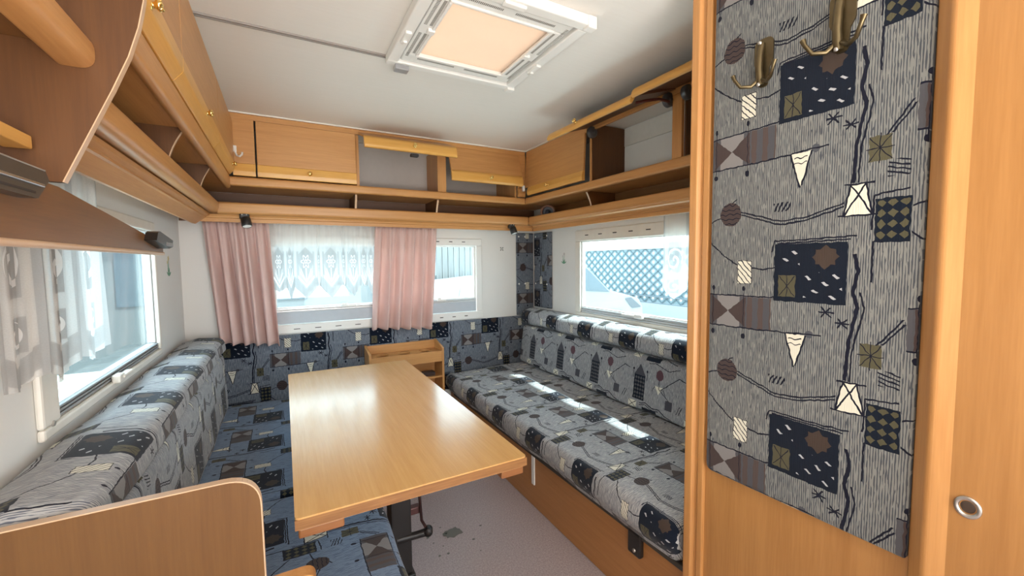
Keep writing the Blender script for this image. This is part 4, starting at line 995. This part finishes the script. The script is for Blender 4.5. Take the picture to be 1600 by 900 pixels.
sticker_flower('flower_sticker', lambda u, v, e: (XR - e, 2.404 - u, 1.215 + v), 'small green flower sticker on the right wall beside the window', (gr, pk))
bt = MB(); 
for sx_, sz_ in ((1, 1), (-1, 1), (1, -1), (-1, -1)):
    poly = [(1.459 + sx_ * a, 1.29 + sz_ * b) for a, b in ((.001, .001), (.006, .013), (.013, .014), (.012, .004))]
    bt.prism(poly, 'y', YB - .0012, YB - .0002)
tag(bt.build('butterfly_sticker', plain('sticker_dark', (.16, .17, .15), .5), None), 'small dark butterfly sticker on the back wall beside the window', 'sticker')
stn = thing('floor_stain', (.612, 1.672, 0), 'grey-green paint stain with drips on the vinyl floor', 'stain'); rnd = random.Random(4)
stain_m = plain('grey_green_stain', (.135, .14, .125), .5)
def blob(nm, cx, cy, r, n=18, j=.25, z=.0012):
    pts = [(cx + r * (1 + rnd.uniform(-j, j)) * math.cos(2 * PI * k / n), cy + r * .8 * (1 + rnd.uniform(-j, j)) * math.sin(2 * PI * k / n)) for k in range(n)]
    return MB().prism(pts, 'z', .0002, z).build(nm, stain_m, stn)
blob('puddle', .612, 1.672, .040)
for k in range(12): blob('drip', .612 + rnd.uniform(-.12, .15), 1.65 + rnd.uniform(-.16, .13), rnd.uniform(.002, .006), 8)

# ------------------------------------------------------------------ outside
GZ = -.52
grd = bx('ground', plain('pale_concrete', (.50, .495, .47), .9, 0, 1.5, .08), None, -14, 14, -8, 18, GZ - .1, GZ, 0); struct(grd)
lf = thing('lattice_fence', (9.0, 9, GZ), 'pale blue diamond lattice fence with white rosettes outside the right window', 'fence')
bx('backing', plain('pale_blue_screen', (.20, .26, .28), .7), lf, 9.06, 9.10, 1.0, 17.0, .15, 1.62, 0)
bx('base_wall', plain('white_render', (.30, .32, .33), .9), lf, 9.0, 9.15, 1.0, 17.0, GZ, -.03, 0); bx('top_rail', hatch_m, lf, 9.0, 9.08, 1.0, 17.0, 1.50, 1.66, .01)
rail_g = plain('grey_rail', (.12, .15, .17), .7)
bx('mid_rail', rail_g, lf, 9.01, 9.05, 1.0, 17.0, .15, .185, 0); bx('low_rail', rail_g, lf, 9.01, 9.05, 1.0, 17.0, -.03, .0, 0)
bx('low_screen', plain('pale_screen_low', (.20, .26, .28), .7), lf, 9.06, 9.10, 1.0, 17.0, .0, .15, 0)
slat_m = plain('lattice_grey', (.075, .12, .14), .7)
stp, zl, zh = .31, .0, 1.50
for sgn in (1, -1):
    s0 = None
    for k in range(30):
        if s0 is None:
            dy = (zh - zl) / 0.25 * stp / 2; wv = .022; x0 = 9.035 + .006 * sgn
            a, b = (-dy, dy) if sgn > 0 else (dy, -dy)
            s0 = MB().prism([(4.5 + a - wv, zl), (4.5 + a + wv, zl), (4.5 + b + wv, zh), (4.5 + b - wv, zh)], 'x', x0, x0 + .008).build('slat', slat_m, lf)
        else:
            o = s0.copy(); COL.objects.link(o); o.location.y = s0.location.y + k * stp
rs = MB()
for i in range(44):
    for j in range(11):
        if (i + j) % 2: continue
        y = 4.5 + i * stp / 2; z = .125 * (j + 1)
        rs.mesh([(9.052, y + .042 * math.cos(q * PI / 3), z + .042 * math.sin(q * PI / 3)) for q in range(6)], [list(range(6))])
o = rs.build('rosettes', hatch_m, lf); o['kind'] = 'stuff'
# white van seen through the right window; built along its own axes, then turned to face right
vn = thing('van', (6.273, 6.817, 0), 'white van parked outside the right window, nose to the right', 'van')
vn.rotation_euler.z = math.radians(61.1); vn['world_loc'] = (0, 0, 0)
vp = [(-.62, -.15), (-.66, .02), (-.65, .18), (-.56, .36), (.03, .49), (.64, 1.13), (.95, 1.36), (1.6, 1.43), (4.2, 1.42), (4.35, .9), (4.35, -.35), (-.6, -.35)]
paint = plain('white_paint', (.27, .285, .29), .25, 0, 2, .02)
MB().prism(rpoly([(a, b, .07) for a, b in vp], 5), 'x', .02, 1.72).build('body', paint, vn)
bx('bumper', plain('bumper_grey', (.17, .18, .19), .5), vn, 0, 1.74, -.70, -.50, -.35, .0, .04)
dkglass = plain('dark_window', (.10, .13, .15), .1)
MB().prism([(.07, .50), (.58, 1.03), (.62, .96), (.62, .53)], 'x', .004, .022).build('quarter_window', dkglass, vn)
MB().prism([(.70, .54), (.70, 1.08), (.98, 1.28), (1.5, 1.33), (1.5, .56)], 'x', .004, .022).build('side_window', dkglass, vn)
MB().prism(rpoly([(-.63, .17, .02), (-.40, .38, .04), (-.26, .36, .03), (-.42, .14, .04)], 4), 'x', .0, .04).build('headlight', plain('headlight_grey', (.10, .115, .13), .15), vn)
MB().tube([(.012, -.03 + .40 * math.cos(t * PI / 12), -.30 + .40 * math.sin(t * PI / 12)) for t in range(13)], .022, 8).build('wheel_arch', plain('arch_grey', (.12, .13, .14), .6), vn)
for yy in (-.03, 2.9): MB().lathe([(0, .03), (.16, .03), (.18, .02), (.28, .03), (.30, .0), (.30, -.15)], (.03, yy, GZ + .30), (-1, 0, 0), 28).build('wheel', plain('tyre', (.05, .05, .05), .8), vn)
MB().tube([(.014, .68, -.25), (.014, .68, .54)], .007, 6).build('door_seam', plain('seam', (.09, .1, .105), .5), vn)
bx('sill_trim', plain('sill_grey', (.3, .32, .33), .6), vn, .0, .03, .45, 2.5, -.34, -.26, .01)
# board fence and car behind the back window
bf = thing('board_fence', (2.4, 6.2, GZ), 'weathered grey wooden board fence outside the back window', 'fence')
bdm = wood('weathered_board', 'Z', (.20, .205, .20), (.13, .135, .135), .9, .4)
b0 = None
for k in range(26):
    if b0 is None: b0 = bx('board', bdm, bf, 2.02, 2.105, 6.0, 6.03, GZ, 1.46, .004)
    else:
        o = b0.copy(); COL.objects.link(o); o.location.x = b0.location.x + k * .092; o.location.z = b0.location.z + .006 * k + random.uniform(-.01, .01)
for z in (-.1, .9): bx('rail', bdm, bf, 2.0, 4.4, 6.03, 6.07, z, z + .09, .004)
cr_ = thing('car', (1.6, 5.2, GZ), 'white car with rounded roof outside the back window', 'car')
cp = [(.2, -.25), (.2, .35), (.55, .48), (1.55, .58), (1.80, .88), (1.92, .93), (2.5, .98), (3.0, .9), (3.5, .55), (4.1, .5), (4.15, -.25)]
MB().prism(rpoly([(a, b, .08) for a, b in cp], 4), 'y', 4.95, 6.0 - .1).build('body', paint, cr_)
MB().prism([(1.92, .60), (1.98, .86), (2.45, .90), (2.45, .60)], 'y', 4.938, 4.952).build('side_window', plain('pale_glass', (.45, .52, .55), .1), cr_)
for x in (.95, 3.4): MB().lathe([(0, .03), (.2, .03), (.30, .02), (.31, -.1)], (x, 4.96, GZ + .31), (0, -1, 0), 24).build('wheel', plain('tyre_car', (.05, .05, .05), .8), cr_)
bx('door_mirror', paint, cr_, 1.80, 1.95, 4.85, 4.95, .60, .68, .02)
hs = thing('white_house', (-.5, 9.5, GZ), 'pale rendered house outside the back window', 'house')
bx('house_wall', plain('pale_render', (.15, .165, .17), .9), hs, -3.5, 1.9, 9.0, 13.0, GZ, 1.9, 0)
MB().prism([(8.8, 1.9), (13.2, 1.9), (11.0, 3.1)], 'x', -3.7, 2.1).build('roof', plain('roof_grey', (.42, .40, .40), .9), hs)
for x in (-2.4, -.4): bx('window', dkglass, hs, x, x + .8, 8.985, 9.005, .5, 1.4, 0)
# shuttered wall beyond the left window
sh = thing('shuttered_wall', (-3.2, 10, GZ), 'pale garage wall with roller shutter outside the left window', 'wall')
bx('wall_face', plain('pale_garage', (.26, .30, .32), .9), sh, -3.4, -3.2, 4.0, 15.0, GZ, 2.4, 0)
slm = plain('shutter_slat', (.22, .26, .28), .6); s0 = None
for k in range(18):
    if s0 is None: s0 = bx('slat', slm, sh, -3.2, -3.17, 8.2, 11.9, GZ + .02, GZ + .115, .012)
    else: o = s0.copy(); COL.objects.link(o); o.location.z = s0.location.z + k * .1
lab(MB().tube([(-3.12, 12.3, GZ), (-3.12, 12.3, 2.3)], .06, 12).build('drain_pipe', plain('pipe_grey', (.50, .56, .58), .5), sh), 'grey drain pipe')
for o in bpy.data.objects:
    if 'world_loc' in o: del o['world_loc']
